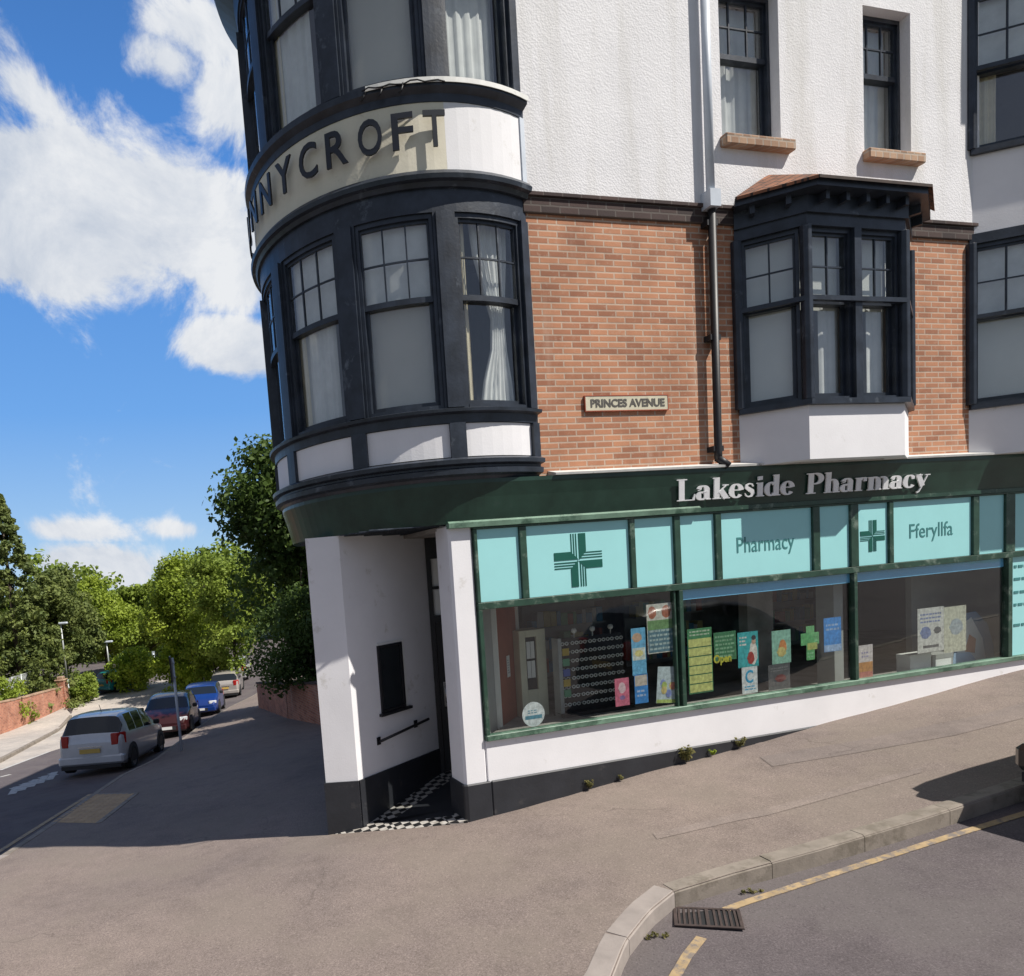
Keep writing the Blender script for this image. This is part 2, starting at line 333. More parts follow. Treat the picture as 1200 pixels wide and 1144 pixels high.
# local mappings (u along, d outward, z up)
def f_flat(u, d, z): return (u, -d, z)
CS, CY, RT = .40, 1.65, 1.80
def f_cyl(u, d, z):                                # u = degrees from the facade normal, d from RT
    p = R_(u); r = RT+d; return (CS+r*math.sin(p), CY-r*math.cos(p), z)
def f_line(P0, P1):
    L = math.hypot(P1[0]-P0[0], P1[1]-P0[1]); dx, dy = (P1[0]-P0[0])/L, (P1[1]-P0[1])/L
    return (lambda u, d, z: (P0[0]+dx*u+dy*d, P0[1]+dy*u-dx*d, z)), L
def f_path(u, d, z):                               # fascia path: u<0 arc (deg), u>=0 straight, d=0 on the facade plane
    if u < 0: return f_cyl(u, d-(RT-1.65), z)
    return (CS+u, -d, z)

# ------------------------------------------------------------------ BUILDING
B = tag(empty('corner_building', (A.x, A.y, 0), TH), 'tall corner building with dark round timber turret above a pharmacy shopfront', 'building')
ZG = 3.17; ZF = 3.62
L0 = w2l((-.31, 7.62)); L1 = w2l((.06, 7.60)); W0 = w2l((1.15, 8.72)); W1 = w2l((1.97, 8.66))
SE = 11.5
# --- ground floor masonry
mb = MB(); mb.prism([(.0, 0.), (.27, 0.), (.27, .3), (.0, .36)], -.2, ZG); mb.build('corner_pillar', 'render_white', B, bevel=.025)
mb = MB(); mb.prism([(-.022, -.0), (.02, -.022), (.30, -.022), (.30, .1), (.30, .3), (-.022, .37)], -.3, .395)
mb.box(.302, SE, -.022, .18, -.3, .395); mb.build('plinth', 'plinth', B, bevel=.012)
mb = MB(); mb.box(.272, SE, .0, .2, -.1, .835); mb.build('stall_riser', 'render_white', B, bevel=.006)
# left pier, splay wall and the side wall on the street (as one thin-walled outline)
LW1 = w2l((-.25, 16.5)); LW1b = w2l((.05, 16.5)); in0 = w2l((.0, 8.1)); in1 = w2l((1.1, 9.05))
mb = MB(); mb.prism([L0, L1, W0, in1, in0, LW1b, LW1], -1.6, ZG)
mb.build('porch_wall', 'render_white', B)
fl, LL = f_line(L0, L1); fsp, Lsp = f_line(L1, W0); flw, Llw = f_line(LW1, L0)
mb = MB(); mb.box(0-.02, LL+.004, -.02, .02, -.7, .40, f=fl); mb.box(.008, Lsp, -.02, .02, -.7, .40, f=fsp); mb.box(0, Llw, -.02, .015, -2.5, .40, f=flw)
mb.build('plinth', 'plinth', B)
mb = MB(); mb.box(0, Llw-2.6, -.25, 0, ZG, 6.5, f=flw); mb.build('side_wall', 'brick', B)
mb = MB(); mb.box(0, Llw-2.6, -.25, 0, 6.501, 10.3, f=flw); mb.build('side_wall', 'pebble', B)
# slit opening in the splay wall (dark timber casement) and its ledge
ua, za = plane_uz(447, 836, L1, W0); ub, zb = plane_uz(469, 752, L1, W0); ua2, _ = plane_uz(449, 752, L1, W0)
ua = max(ua, .15); ub = ub+.0
mb = MB()
for (a, b, c, d, e) in ((ua, ua+.03, za, zb, .025), (ub-.03, ub, za, zb, .025), (ua+.03, ub-.03, zb-.03, zb, .025), (ua+.03, ub-.03, za, za+.03, .025)): mb.box(a, b, .001, e, c, d, f=fsp)
sl = mb.build('slit_window', 'iron_black', B)
mb = MB(); mb.box(ua+.03, ub-.03, .001, .008, za+.03, zb-.03, f=fsp); mb.build('pane', 'car_glass', sl)
mb = MB(); mb.box(ua-.04, ub+.09, .001, .05, za-.035, za-.003, f=fsp); mb.build('ledge', 'iron_black', sl)
mb = MB(); mb.box(ub+.003, ub+.05, .001, .015, za, zb+.02, f=fsp); mb.box(ua, ub, .001, .015, zb+.003, zb+.03, f=fsp); mb.build('trim', 'white', sl)
# handrail
u1_, z1_ = plane_uz(441, 868, L1, W0); u2_, z2_ = plane_uz(497, 842, L1, W0)
mb = MB(); mb.tube([fsp(u1_, .07, z1_), fsp(u2_, .07, z2_)], .018, 8)
for t in (.04, .8): 
    uu = u1_+(u2_-u1_)*t; zz = z1_+(z2_-z1_)*t; mb.tube([fsp(uu, .0, zz-.02), fsp(uu, .07, zz)], .012, 6); mb.box(uu-.03, uu+.03, .0, .012, zz-.06, zz+.03, f=fsp)
mb.build('handrail', 'iron_black', B)
# door at the back of the porch
fd, Ld = f_line(W0, W1)
mb = MB(); mb.box(0, .06, -.05, .02, .0, 3.0, f=fd); mb.box(Ld-.06, Ld, -.05, .02, 0, 3.0, f=fd); mb.box(.06, Ld-.06, -.05, .02, 2.86, 3.0, f=fd); mb.box(.06, Ld-.06, -.05, .02, 2.04, 2.13, f=fd); mb.box(0, Ld, -.06, .02, 3.0, ZG, f=fd)
mb.box(.06, Ld-.06, -.05, .015, 2.47, 2.5, f=fd)
door = mb.build('shop_door', 'iron_black', B)
mb = MB(); mb.box(.065, Ld-.065, -.04, .0, .04, 2.035, f=fd); mb.build('door_leaf', 'trim', door)
mb = MB(); mb.box(.062, Ld-.062, -.03, -.02, 2.135, 2.465, f=fd); mb.box(.062, Ld-.062, -.03, -.02, 2.505, 2.855, f=fd); mb.build('fanlight', 'blind_lite', door)
mb = MB(); mb.tube([fd(.14, .03, 1.0), fd(.14, .03, 1.22)], .014, 8); mb.box(.115, .165, .0, .01, .95, 1.27, f=fd); mb.build('handle', 'chrome', door)
mb = MB(); mb.box(.20, .225, .001, .012, .2, 1.95, f=fd); mb.build('door_edge', 'white', door)
# porch floor: dark mat with checkered tile border
mat_tile, nt, b = newmat('checker tile'); tc = nt.nodes.new('ShaderNodeTexCoord'); ck = nt.nodes.new('ShaderNodeTexChecker'); ck.inputs['Scale'].default_value = 1/.085
mp = nt.nodes.new('ShaderNodeMapping'); mp.inputs['Rotation'].default_value = (0, 0, R_(2)); mp.inputs['Location'].default_value = (.01, .01, .017); nt.links.new(tc.outputs['Object'], mp.inputs[0]); nt.links.new(mp.outputs[0], ck.inputs[0])
ck.inputs[1].default_value = (.55, .52, .48, 1); ck.inputs[2].default_value = (.02, .02, .022, 1)
nn = noise(nt, 14, 5); nt.links.new(mix(nt, 1., ck.outputs[0], ramp(nt, nn.outputs[0], [(.3, (.55, .53, .5)), (.6, (1, 1, 1))]).outputs[0], 'MULTIPLY'), b.inputs['Base Color']); b.inputs['Roughness'].default_value = .5
l0f = (L0[0]-.03, L0[1]-.02)
PA = (-.01, -.03); PM = tuple((PA[i]+l0f[i])/2-(.07 if i == 1 else 0) for i in (0, 1))
P_in = (.0, .36)
def toward(p, q, d): L = math.hypot(q[0]-p[0], q[1]-p[1]); return (p[0]+(q[0]-p[0])*d/L, p[1]+(q[1]-p[1])*d/L)
def slopeprism(mb, poly, z0, off):
    n = len(poly); vs = [(p[0], p[1], z0) for p in poly]+[(p[0], p[1], .015+.165*p[0]+off) for p in poly]
    mb.add(vs, [[i, (i+1) % n, n+(i+1) % n, n+i] for i in range(n)]+[list(range(n))[::-1], [n+i for i in range(n)]])
mb = MB(); slopeprism(mb, [l0f, PM, PA, P_in, W1, W0, L1], -.9, 0)
mb.build('porch_step', mat_tile, B)
inner = [(L0[0]+.52, L0[1]-.10), (PM[0]+.06, PM[1]+.22), (PA[0]-.05, PA[1]+.24), (P_in[0], P_in[1]+.02), (W1[0]-.1, W1[1]-.05), (W0[0]+.25, W0[1]-.2), fsp(.15, .26, 0)[:2]]
mb = MB(); slopeprism(mb, inner, -.8, .004); mb.build('porch_floor', 'plinth', B)
# interior side of the porch (seen through the first shop window)
PI0, PI1 = (.28, .36), (1.35, 1.30)
fpi, Lpi = f_line(PI0, PI1)
mb = MB(); mb.box(0, Lpi, -.06, 0, .6, ZG-.05, f=fpi); mb.build('display_side_wall', 'grey_panel', B)
def ipx(x, y=800): return plane_uz(x, y, PI0, PI1)
b0 = ipx(580)[0]; b1 = ipx(606, 800)[0]
mb = MB(); mb.box(b0+.03, b1-.01, .003, .03, .72, 2.5, f=fpi); mb.build('brown_door_panel', 'brown', B)
mb = MB(); mb.box(b0-.01, b0+.025, .003, .06, .72, 2.6, f=fpi); mb.box(b1-.005, b1+.03, .003, .06, .72, 2.6, f=fpi); mb.build('white_batten', 'white', B)
bm_, bz = ipx(596, 765)[0], ipx(596, 765)[1]; bz2 = ipx(596, 794)[1]
# --- shop room
mb = MB(); mb.prism([(.28, .2), (SE-.11, .2), (SE-.11, 4.59), (1.45, 4.59), (1.45, 1.36), (.42, .40), (.28, .33)], .6, .74); mb.build('shop_floor', 'shop_room', B)
mb = MB(); mb.box(1.3, SE, 4.6, 4.7, .74, 3.1); mb.box(5.0, 5.45, 1.2, 1.35, .74, 3.1, mi=0); mb.build('shop_back_wall', 'shop_room', B)
mb = MB(); mb.box(0., SE, .3, 5., 3.12, 3.16); mb.build('shop_ceiling', 'shop_room', B)
mb = MB(); sA = fac(972, 740, -.5)[0]; mb.box(sA+.05, 5.52, .35, .6, .74, 3.1); mb.build('display_partition', 'grey_panel', B); mb = MB(); sB = fac(1070, 740, -.9)[0]; mb.box(sB, SE, .92, 1.0, .74, 3.1); mb.build('display_partition', 'grey_panel', B)
# --- shopfront frames
GZ0, GZT, GZP, GZ1 = .855, 2.25, 2.325, 3.085
mb = MB()
mb.box(.27, SE, -.045, .06, .838, .90); mb.build('shop_sill', 'green_lite', B, bevel=.006)
mb = MB()
mull = [.285, 2.815, 5.415, 8.1]
mb.box(.272, SE, -.03, .05, GZT, GZP)
for i, s0 in enumerate(mull): mb.box(s0-.02 if i else .272, s0+(.035 if i < 3 else .06), -.028, .05, .902, GZT-.002)
mb.box(2.735, 2.76, -.012, .05, .902, GZT-.003)
ups = [(555, 608), (616, 737), (743, 789), (796, 837), (844, 951), (959, 995), (1004, 1040), (1045, 1138), (1145, 1176)]
upr = []
for a, c in ups: upr.append((fac(a, 640)[0], fac(c, 640)[0]))
upr[0] = (.31, upr[0][1]); upr.append((8.2, 8.95)); upr.append((9.0, 9.9)); upr.append((9.95, SE-.1))
edges = [(.272, upr[0][0])]+[(upr[i][1], upr[i+1][0]) for i in range(len(upr)-1)]+[(upr[-1][1], SE)]
for i, (a, c) in enumerate(edges): mb.box(a, c, -.03, .05, GZP+.002, GZ1+.01)
mb.box(.272, SE, -.031, .05, GZ1+.012, 3.12)
mb.build('shopfront_frame', 'green_frame', B, bevel=.004)
for i, (a, c) in enumerate(upr):
    mb = MB(); mb.box(a+.002, c-.002, .0, .012, GZP+.004, GZ1+.008); o = mb.build('transom_panel', 'cyan', B)
    if i == 1: pf = o
    if i == 4: pf4 = o
    if i == 6: pf6 = o
    if i == 7: pf7 = o
# shop glass
for i, (a, c) in enumerate([(.322, 2.733), (2.852, 5.393), (5.452, 8.078)]):
    mb = MB(); mb.box(a, c, .02, .026, .903, GZT-.003); mb.build('shop_window_pane', 'shopglass', B)
mb = MB(); mb.box(8.162, SE-.05, .01, .02, .903, GZT-.003); pn = mb.build('window_film', 'cyan', B)
for r_, zz in enumerate((2.1, 1.93, 1.75, 1.58, 1.3)):
    x = 8.24; mb = MB()
    for k in range(4): w = .05+.07*((k*7+r_*5) % 3)/2; mb.box(x, x+w, .004, .009, zz, zz+.035); x += w+.03
    mb.build('film_lettering', 'teal_text', pn)
# blue head bands on windows two and three
mb = MB(); mb.box(2.86, 5.39, .028, .032, 2.13, GZT-.004); mb.build('blue_header_film', 'blueband', B); mb = MB(); mb.box(5.455, 8.075, .028, .032, 2.13, GZT-.004); mb.build('blue_header_film', 'blueband', B)
# green crosses
def cross_sign(cx, cz, w, h, name, pf):
    mb = MB(); t = w/6.
    def arm(rot):
        c, s = (1, 0, -1, 0)[rot], (0, 1, 0, -1)[rot]
        def mp_(x, z): return (cx+(x*c-z*s)*(w/2), cz+(x*s+z*c)*(h/2))
        # solid half
        mb.plate([mp_(*p) for p in ((0, -.03), (.32, -.33), (1., -.33), (1., -.03))], f_flat, .001, .004+.0004*rot)
        for k in range(3):
            z0 = .05+.1*k; mb.plate([mp_(*p) for p in ((.05+.1*k, z0+.045), (.05+.1*k, z0), (1., z0), (1., z0+.045))], f_flat, .001, .003+.0004*rot)
    for r_ in range(4): arm(r_)
    return mb.build(name, 'dkgreen', pf)
cross_sign(1.52, 2.69, .60, .58, 'cross_emblem', pf); cross_sign(5.735, 2.69, .40, .39, 'cross_emblem', pf6)
mb = MB(); add_text(mb, 'Pharmacy', f_flat, 3.65, 4.50, 2.56, 2.80, .001, .003); mb.build('film_lettering', 'teal_text', pf4)
mb = MB(); add_text(mb, 'Fferyllfa', f_flat, 6.35, 7.10, 2.56, 2.80, .001, .003); mb.build('film_lettering', 'teal_text', pf7)
# --- fascia sweeping round the corner
path = [-118+k*4 for k in range(29)]+[-3., -.0001]+[0.05, 2, 4, 6, 8, SE-CS]
prof = [(-.05, ZG), (.03, ZG), (.035, 3.20), (.085, 3.42), (.125, 3.56), (.125, 3.60), (-.05, 3.60)]
mb = MB(); mb.sweep(prof, path, f_path); mb.build('fascia', 'green', B)
mb = MB(); mb.sweep([(.0, 3.118), (.065, 3.12), (.07, 3.17), (.045, 3.19), (.034, 3.19), (.025, 3.168), (.0, 3.168)], [0.002-CS+.28+.1, 2, 3.1], lambda u, d, z: (u, -d, z)); mb.build('fascia_moulding', 'green_lite', B)
mb = MB(); mb.sweep([(.0, 3.118), (.05, 3.12), (.05, 3.168), (.0, 3.168)], [3.11, SE], lambda u, d, z: (u, -d, z)); mb.build('fascia_moulding', 'green_frame', B)
mb = MB(); mb.sweep([(-.05, 3.602), (.15, 3.602), (.155, 3.625), (.0, 3.665), (-.05, 3.665)], [.8, 2, 4, 6, SE-CS], f_path); mb.build('lead_flashing', 'lead', B)
# soffit
pts = [f_cyl(-118+k*4, -.2, 0) for k in range(30)]
mb = MB(); mb.prism([(p[0], p[1]) for p in pts]+[(1.9, .05), (1.9, 3.), (.2, 3.3)], ZG+.002, ZG+.04)
mb.build('porch_soffit', 'iron_black', B)
mb = MB()
for k in range(9):
    yy = .1+k*.17; mb.box(-1.0+abs(k-3)*.06, .9, yy, yy+.012, ZG-.01, ZG+.001)
mb.build('soffit_boarding', 'wood_dark', B)
mb = MB(); mb.tube([(.35, 1.0, ZG-.03), (.35, 1.0, ZG+.0)], .1, 16); mb.build('porch_light', 'white', B)
# --- turret
PH = [22.6, -9., -41.3, -74., -106., -138.]
def arc(a, b, n=None): n = n or max(1, int(abs(b-a)/4)+1); return [a+(b-a)*i/n for i in range(n+1)]
ring = arc(-142, 22.8)
def ring_part(name, prof, mat, a=-142, b=22.8, smooth=False):
    mb = MB(); mb.sweep(prof, arc(a, b), f_cyl, smooth=smooth); return mb.build(name, mat, B)
ring_part('turret_base_moulding', [(-.3, 3.60), (-.02, 3.60), (.0, 3.63), (.05, 3.65), (.055, 3.70), (.02, 3.715), (.02, 3.735), (.075, 3.75), (.08, 3.79), (.03, 3.815), (-.05, 3.815), (-.3, 3.815)], 'wood_dark')
ring_part('turret_sill', [(-.15, 4.165), (.01, 4.165), (.015, 4.25), (.07, 4.265), (.075, 4.295), (.0, 4.315), (-.15, 4.315)], 'wood_dark')
ring_part('turret_cornice', [(-.15, 6.42), (.03, 6.42), (.05, 6.46), (.09, 6.47), (.10, 6.51), (.06, 6.56), (.03, 6.575), (-.15, 6.575)], 'wood_dark')
mb = MB(); mb.sweep([(-.15, 6.20), (.0, 6.20), (.0, 6.419), (-.15, 6.419)], ring, f_cyl); mb.build('window_head', 'wood_dark', B)
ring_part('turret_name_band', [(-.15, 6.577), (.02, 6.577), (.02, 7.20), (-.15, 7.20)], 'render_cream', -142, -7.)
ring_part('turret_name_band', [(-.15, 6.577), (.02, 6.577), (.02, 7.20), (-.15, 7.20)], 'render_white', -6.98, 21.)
ring_part('band_end_trim', [(-.15, 6.577), (.035, 6.577), (.035, 7.20), (-.15, 7.20)], 'pipe_white', 21.02, 23.)
ring_part('turret_ledge', [(-.15, 7.202), (.03, 7.202), (.035, 7.27), (.09, 7.31), (.095, 7.37), (.0, 7.42), (-.15, 7.42)], 'wood_dark')
mb = MB(); mb.sweep([(.0, 7.421), (.097, 7.372), (.1, 7.33), (.106, 7.33), (.103, 7.378), (.0, 7.43)], arc(-30, 23), f_cyl); mb.build('ledge_flashing', 'lead', B)
ring_part('turret_head', [(-.15, 9.3), (.0, 9.3), (.03, 9.5), (.25, 9.7), (.3, 9.9), (-.15, 10.0)], 'wood_dark')
mb = MB(); mb.add([f_cyl(a, -.01, 3.83) for a in ring]+[f_cyl(a, -.01, 4.16) for a in ring], [[i, i+1, len(ring)+i+1, len(ring)+i] for i in range(len(ring)-1)]); mb.build('turret_infill_panel', 'render_white', B)
# under-window short posts, main posts
for p in PH[1:]: mb = MB(); mb.box(p-2.6, p+2.6, -.05, .03, 3.816, 4.164, f=f_cyl, n=2); mb.build('panel_post', 'wood_dark', B)
mb = MB(); mb.box(19.6, 22.8, -.05, .03, 3.816, 4.164, f=f_cyl, n=1); mb.build('panel_post', 'wood_dark', B)
def posts(z0, z1):
    for p in PH[1:]:
        mb = MB(); mb.box(p-3.6, p+3.6, -.14, .0, z0, z1, f=f_cyl, n=3); mb.box(p-2.7, p+2.7, .0005, .03, z0, z1, f=f_cyl, n=3); mb.build('turret_post', 'wood_dark', B)
    mb = MB(); mb.box(19.5, 22.8, -.14, .02, z0, z1, f=f_cyl, n=2); mb.build('turret_post', 'wood_dark', B)
posts(4.316, 6.199); posts(7.421, 9.299)
# floors and inner walls
for z in (3.66, 6.45, 9.9):
    mb = MB(); mb.prism([f_cyl(a, -.16, 0)[:2] for a in range(-142, 60, 6)], z, z+.1); mb.build('floor_slab', 'ceil_room', B)
mb = MB(); mb.box(-142, 200, -1.12, -1.05, 3.8, 9.9, f=f_cyl, n=30); mb.build('inner_wall', 'dark_room', B)

def sash(f, u0, u1, z0, z1, zm, cols, rows, mpu=1., n=1, cover='blind', dd=0., mat='wood_dark', frame=True, seed=0, cr=None):
    """u in mapping units, mpu = metres per unit. d measured back from dd."""
    w = .036/mpu; t = .018/mpu; k = .008/mpu
    mb = MB()
    e = .0
    def bx(a, b, d0, d1, c, d, nn=n): mb.box(a, b, dd+d0, dd+d1, c, d, f=f, n=nn)
    bx(u0, u0+w, -.13, -.02, z0, z1, 1); bx(u1-w, u1, -.13, -.02, z0, z1, 1)
    bx(u0+w, u1-w, -.13, -.02, z1-.045, z1); bx(u0+w, u1-w, -.13, -.015, z0, z0+.035)
    bx(u0+w, u1-w, -.135, -.04, zm-.03, zm+.025)
    a, b = u0+w, u1-w
    bx(a, a+t, -.075, -.045, zm+.026, z1-.046, 1); bx(b-t, b, -.075, -.045, zm+.026, z1-.046, 1)
    bx(a+t, b-t, -.075, -.045, z1-.075, z1-.046)
    bx(a, a+w, -.11, -.08, z0+.036, zm-.031, 1); bx(b-w, b, -.11, -.08, z0+.036, zm-.031, 1); bx(a+w, b-w, -.11, -.08, z0+.036, z0+.085)
    for i in range(1, cols): x = a+(b-a)*i/cols; bx(x-k, x+k, -.0725, -.05, zm+.026, z1-.076, 1)
    for j in range(1, rows): z = zm+(z1-zm)*j/rows-.01; bx(a+t, b-t, -.071, -.052, z-.008, z+.008)
    win = mb.build('window', mat, B)
    mb = MB(); mb.box(a+t*.5, b-t*.5, dd-.064, dd-.061, zm+.01, z1-.06, f=f, n=n); mb.box(a+w*.6, b-w*.6, dd-.097, dd-.094, z0+.06, zm-.01, f=f, n=n)
    mb.build('pane', 'glass', win)
    rnd = random.Random(seed)
    def sheet(ua, ub, za, zb, d, amp, freq, mat_, taper=None):
        mb = MB(); N = 40; K = 6; vs = []; ph = rnd.random()*6
        for j in range(K+1):
            for i in range(N+1):
                tt = i/N; zz = za+(zb-za)*j/K
                uu = ua+(ub-ua)*tt
                if taper: uu = taper(tt, j/K, ua, ub)
                vs.append(f(uu, d+amp*math.sin(tt*freq+ph+.4*math.sin(j))+amp*.4*math.sin(tt*freq*2.3+ph), zz))
        mb.add(vs, [[j*(N+1)+i, j*(N+1)+i+1, (j+1)*(N+1)+i+1, (j+1)*(N+1)+i] for j in range(K) for i in range(N)], smooth=True); mb.build('curtain' if amp > .003 else 'blind', mat_, win, fixn=False)
    a, b = u0+w*.5, u1-w*.5; D = dd-.17
    if cover in ('blind', 'left', 'sides'): sheet(a, b, zm+.0, z1, dd-.125, .002, 9, 'net')
    if cover == 'blind': sheet(a, b, z0+.10, z1, D, 0.001, 1, cr or 'blind')
    elif cover == 'blindfull': sheet(a, b, z0, z1, D, .001, 1, cr or 'blind_lite')
    elif cover == 'nets':
        sheet(a, b, z0, z1, D-.03, .012, 34, 'net')
    elif cover == 'tied':
        def tp(t, v, ua, ub):  # gathered toward 60% of the way
            g = math.exp(-((v-.45)/.28)**2); c = ua+(ub-ua)*.74; return (ua+(ub-ua)*(.30+.7*t))*(1-g)+(c+(t-.5)*(ub-ua)*.22)*g
        sheet(a, b, z0, z1, D-.02, .015, 40, 'net', taper=tp)
        sheet(a, a+(b-a)*.2, z0, z1, D, .012, 14, 'drape')
    elif cover == 'sides':
        sheet(a, a+(b-a)*.28, z0, z1, D, .015, 20, 'drape'); sheet(b-(b-a)*.25, b, z0, z1, D, .015, 18, 'net')
    elif cover == 'left':
        sheet(a, a+(b-a)*.78, z0, z1, D, .015, 24, 'net'); sheet(a, a+(b-a)*.16, z0, z1, D+.03, .012, 10, 'drape')
    elif cover == 'half':
        sheet(a, b, zm-.05, z1, D, .001, 1, 'blind_lite'); sheet(a+(b-a)*.5, b, z0, zm, D, .006, 10, 'net')
    return win
mpd = RT*math.pi/180
styles = ['tied', 'blind', 'left', 'sides', 'blind']
for i in range(5):
    a, b = PH[i+1]+3.62, (PH[i]-3.62 if i else 19.48)
    sash(f_cyl, a, b, 4.317, 6.198, 5.40, 3, 2, mpd, 6, styles[i], 0., seed=i)
    sash(f_cyl, a, b, 7.422, 9.298, 8.5, 3, 2, mpd, 6, ['nets', 'blind', 'left', 'left', 'blind'][i], 0., seed=i+9)
# raised name lettering round the turret
def arc_letter(mb, ch, a0, a1, z0, z1, d=.075):
    vs, fs = text_mesh(ch, 1., .5, .012); xs = [v.x for v in vs]; ys = [v.y for v in vs]; l, r = min(xs), max(xs); c, e = min(ys), max(ys)
    mb.add([f_cyl(a0+(v.x-l)/(r-l)*(a1-a0), d+(.022 if v.z > 0 else 0), z0+(v.y-c)/(e-c)*(z1-z0)) for v in vs], fs)
mb = MB()
LET = [('T', -14.0, -7.5), ('F', -23.3, -17.), ('O', -33.4, -26.2), ('R', -43.9, -36.8), ('C', -54.0, -47.2), ('Y', -65.0, -57.4), ('N', -76., -68.6), ('N', -87.5, -80.), ('U', -98.5, -91.5), ('S', -109.5, -103.)]
for ch, a0, a1 in LET: arc_letter(mb, ch, a0, a1, 6.755, 7.085)
mb.build('name_lettering', 'black_letter', B)
mb = MB()
mb.tube([f_cyl(-31+i*2, .115+.01*math.sin(i), 7.335+.012*math.sin(i*1.9)) for i in range(13)], .007, 5)
for a in (-30, -25, -19): mb.tube([f_cyl(a, .105, 7.34), f_cyl(a-.6, .12, 7.27), f_cyl(a-1.5, .11, 7.25)], .01, 5)
mb.build('ledge_cable', 'iron_black', B)
# --- upper facade
def wall_with_holes(name, mat, s0, s1, z0, z1, holes, y0=0., y1=.28):
    mb = MB(); cuts = sorted(set([s0, s1]+[h[0] for h in holes]+[h[1] for h in holes]))
    for a, b in zip(cuts[:-1], cuts[1:]):
        zs = [z0]
        for h in holes:
            if h[0] <= a+1e-6 and h[1] >= b-1e-6: zs += [h[2], h[3]]
        zs.append(z1); zs.sort()
        for k in range(0, len(zs)-1, 2):
            if zs[k+1] > zs[k]+1e-4: mb.box(a, b, y0, y1, zs[k], zs[k+1])
    # merge coincident inner faces
    o = mb.build(name, mat, B, fixn=False)
    b = bmesh.new(); b.from_mesh(o.data); bmesh.ops.remove_doubles(b, verts=b.verts, dist=1e-5)
    dup = {}
    for f in b.faces: dup.setdefault(tuple(sorted(v.index for v in f.verts)), []).append(f)
    bmesh.ops.delete(b, geom=[f for v in dup.values() if len(v) > 1 for f in v], context='FACES')
    bmesh.ops.recalc_face_normals(b, faces=b.faces); b.to_mesh(o.data); b.free(); return o
S0 = CS+math.sin(R_(22.7))*RT-.03
BS0, BS1 = 3.74, 6.50; B2 = 7.39
wall_with_holes('brick_wall', 'brick', S0, SE, 3.60, 6.30, [(BS0+.1, BS1-.1, 4.2, 6.25), (B2+.15, B2+2.6, 4.2, 6.25)])
mb = MB(); mb.box(S0, SE, -.03, .28, 6.302, 6.46); mb.box(S0, SE, -.055, .28, 6.46, 6.50); mb.build('string_course', 'brick_dark', B, bevel=.004)
WZ0, WZ1 = 7.24, 8.86
w1a, w1b, w2a, w2b = 3.60, 4.42, 5.66, 6.40
wall_with_holes('upper_wall', 'pebble', S0, SE, 6.502, 10.3, [(w1a, w1b, WZ0, WZ1), (w2a, w2b, WZ0, WZ1), (B2+.15, B2+2.6, 7.4, 9.4)], -.02, .28)
mb = MB(); mb.prism([(S0+.3, 0.), (SE, 0.), (SE, 9.), (1.4, 9.), (-.2, 3.2), (S0+.3, 2.)], 10.301, 10.45); mb.prism([f_cyl(a, .2, 0)[:2] for a in range(-142, 60, 6)], 10.01, 10.45); mb.build('roof_slab', 'tile', B)
mb = MB(); mb.box(S0+.8, SE, 2.4, 2.5, 3.7, 10.2); mb.build('room_wall', 'dark_room', B)
mb = MB(); mb.box(-.75, S0+.79, 3.3, 3.4, 3.4, 10.2); mb.build('room_wall', 'dark_room', B)
mb = MB(); mb.box(S0+.7, S0+.79, .29, 3.29, 3.4, 10.2); mb.build('room_wall', 'dark_room', B)
for z in (3.61, 6.455, 9.89):
    mb = MB(); mb.box(-.7, S0+.69, 1.7, 3.29, z, z+.09); mb.build('floor_slab', 'ceil_room', B)
mb = MB(); mb.box(S0+.3, SE, .28, 2.4, 3.62, 3.70); mb.box(S0+.3, SE, .28, 2.4, 6.46, 6.56); mb.build('floor_slab', 'ceil_room', B)
mb = MB(); mb.box(SE-.1, SE, 0.285, 9., -.5, 10.3); mb.box(1.4, SE-.1, 8.9, 9., -1.2, 10.3); mb.build('party_wall', 'render_white', B)
for (a, b, sd, cv) in ((w1a, w1b, 1, 'nets'), (w2a, w2b, 2, 'nets')):
    sash(f_flat, a+.002, b-.002, WZ0+.002, WZ1-.002, 8.20, 3, 2, 1., 1, cv, -.08, seed=sd+30)
    mb = MB(); mb.box(a-.03, b+.12, -.11, .05, 7.12, 7.238); mb.build('window_sill', 'brick_sill', B, bevel=.012)
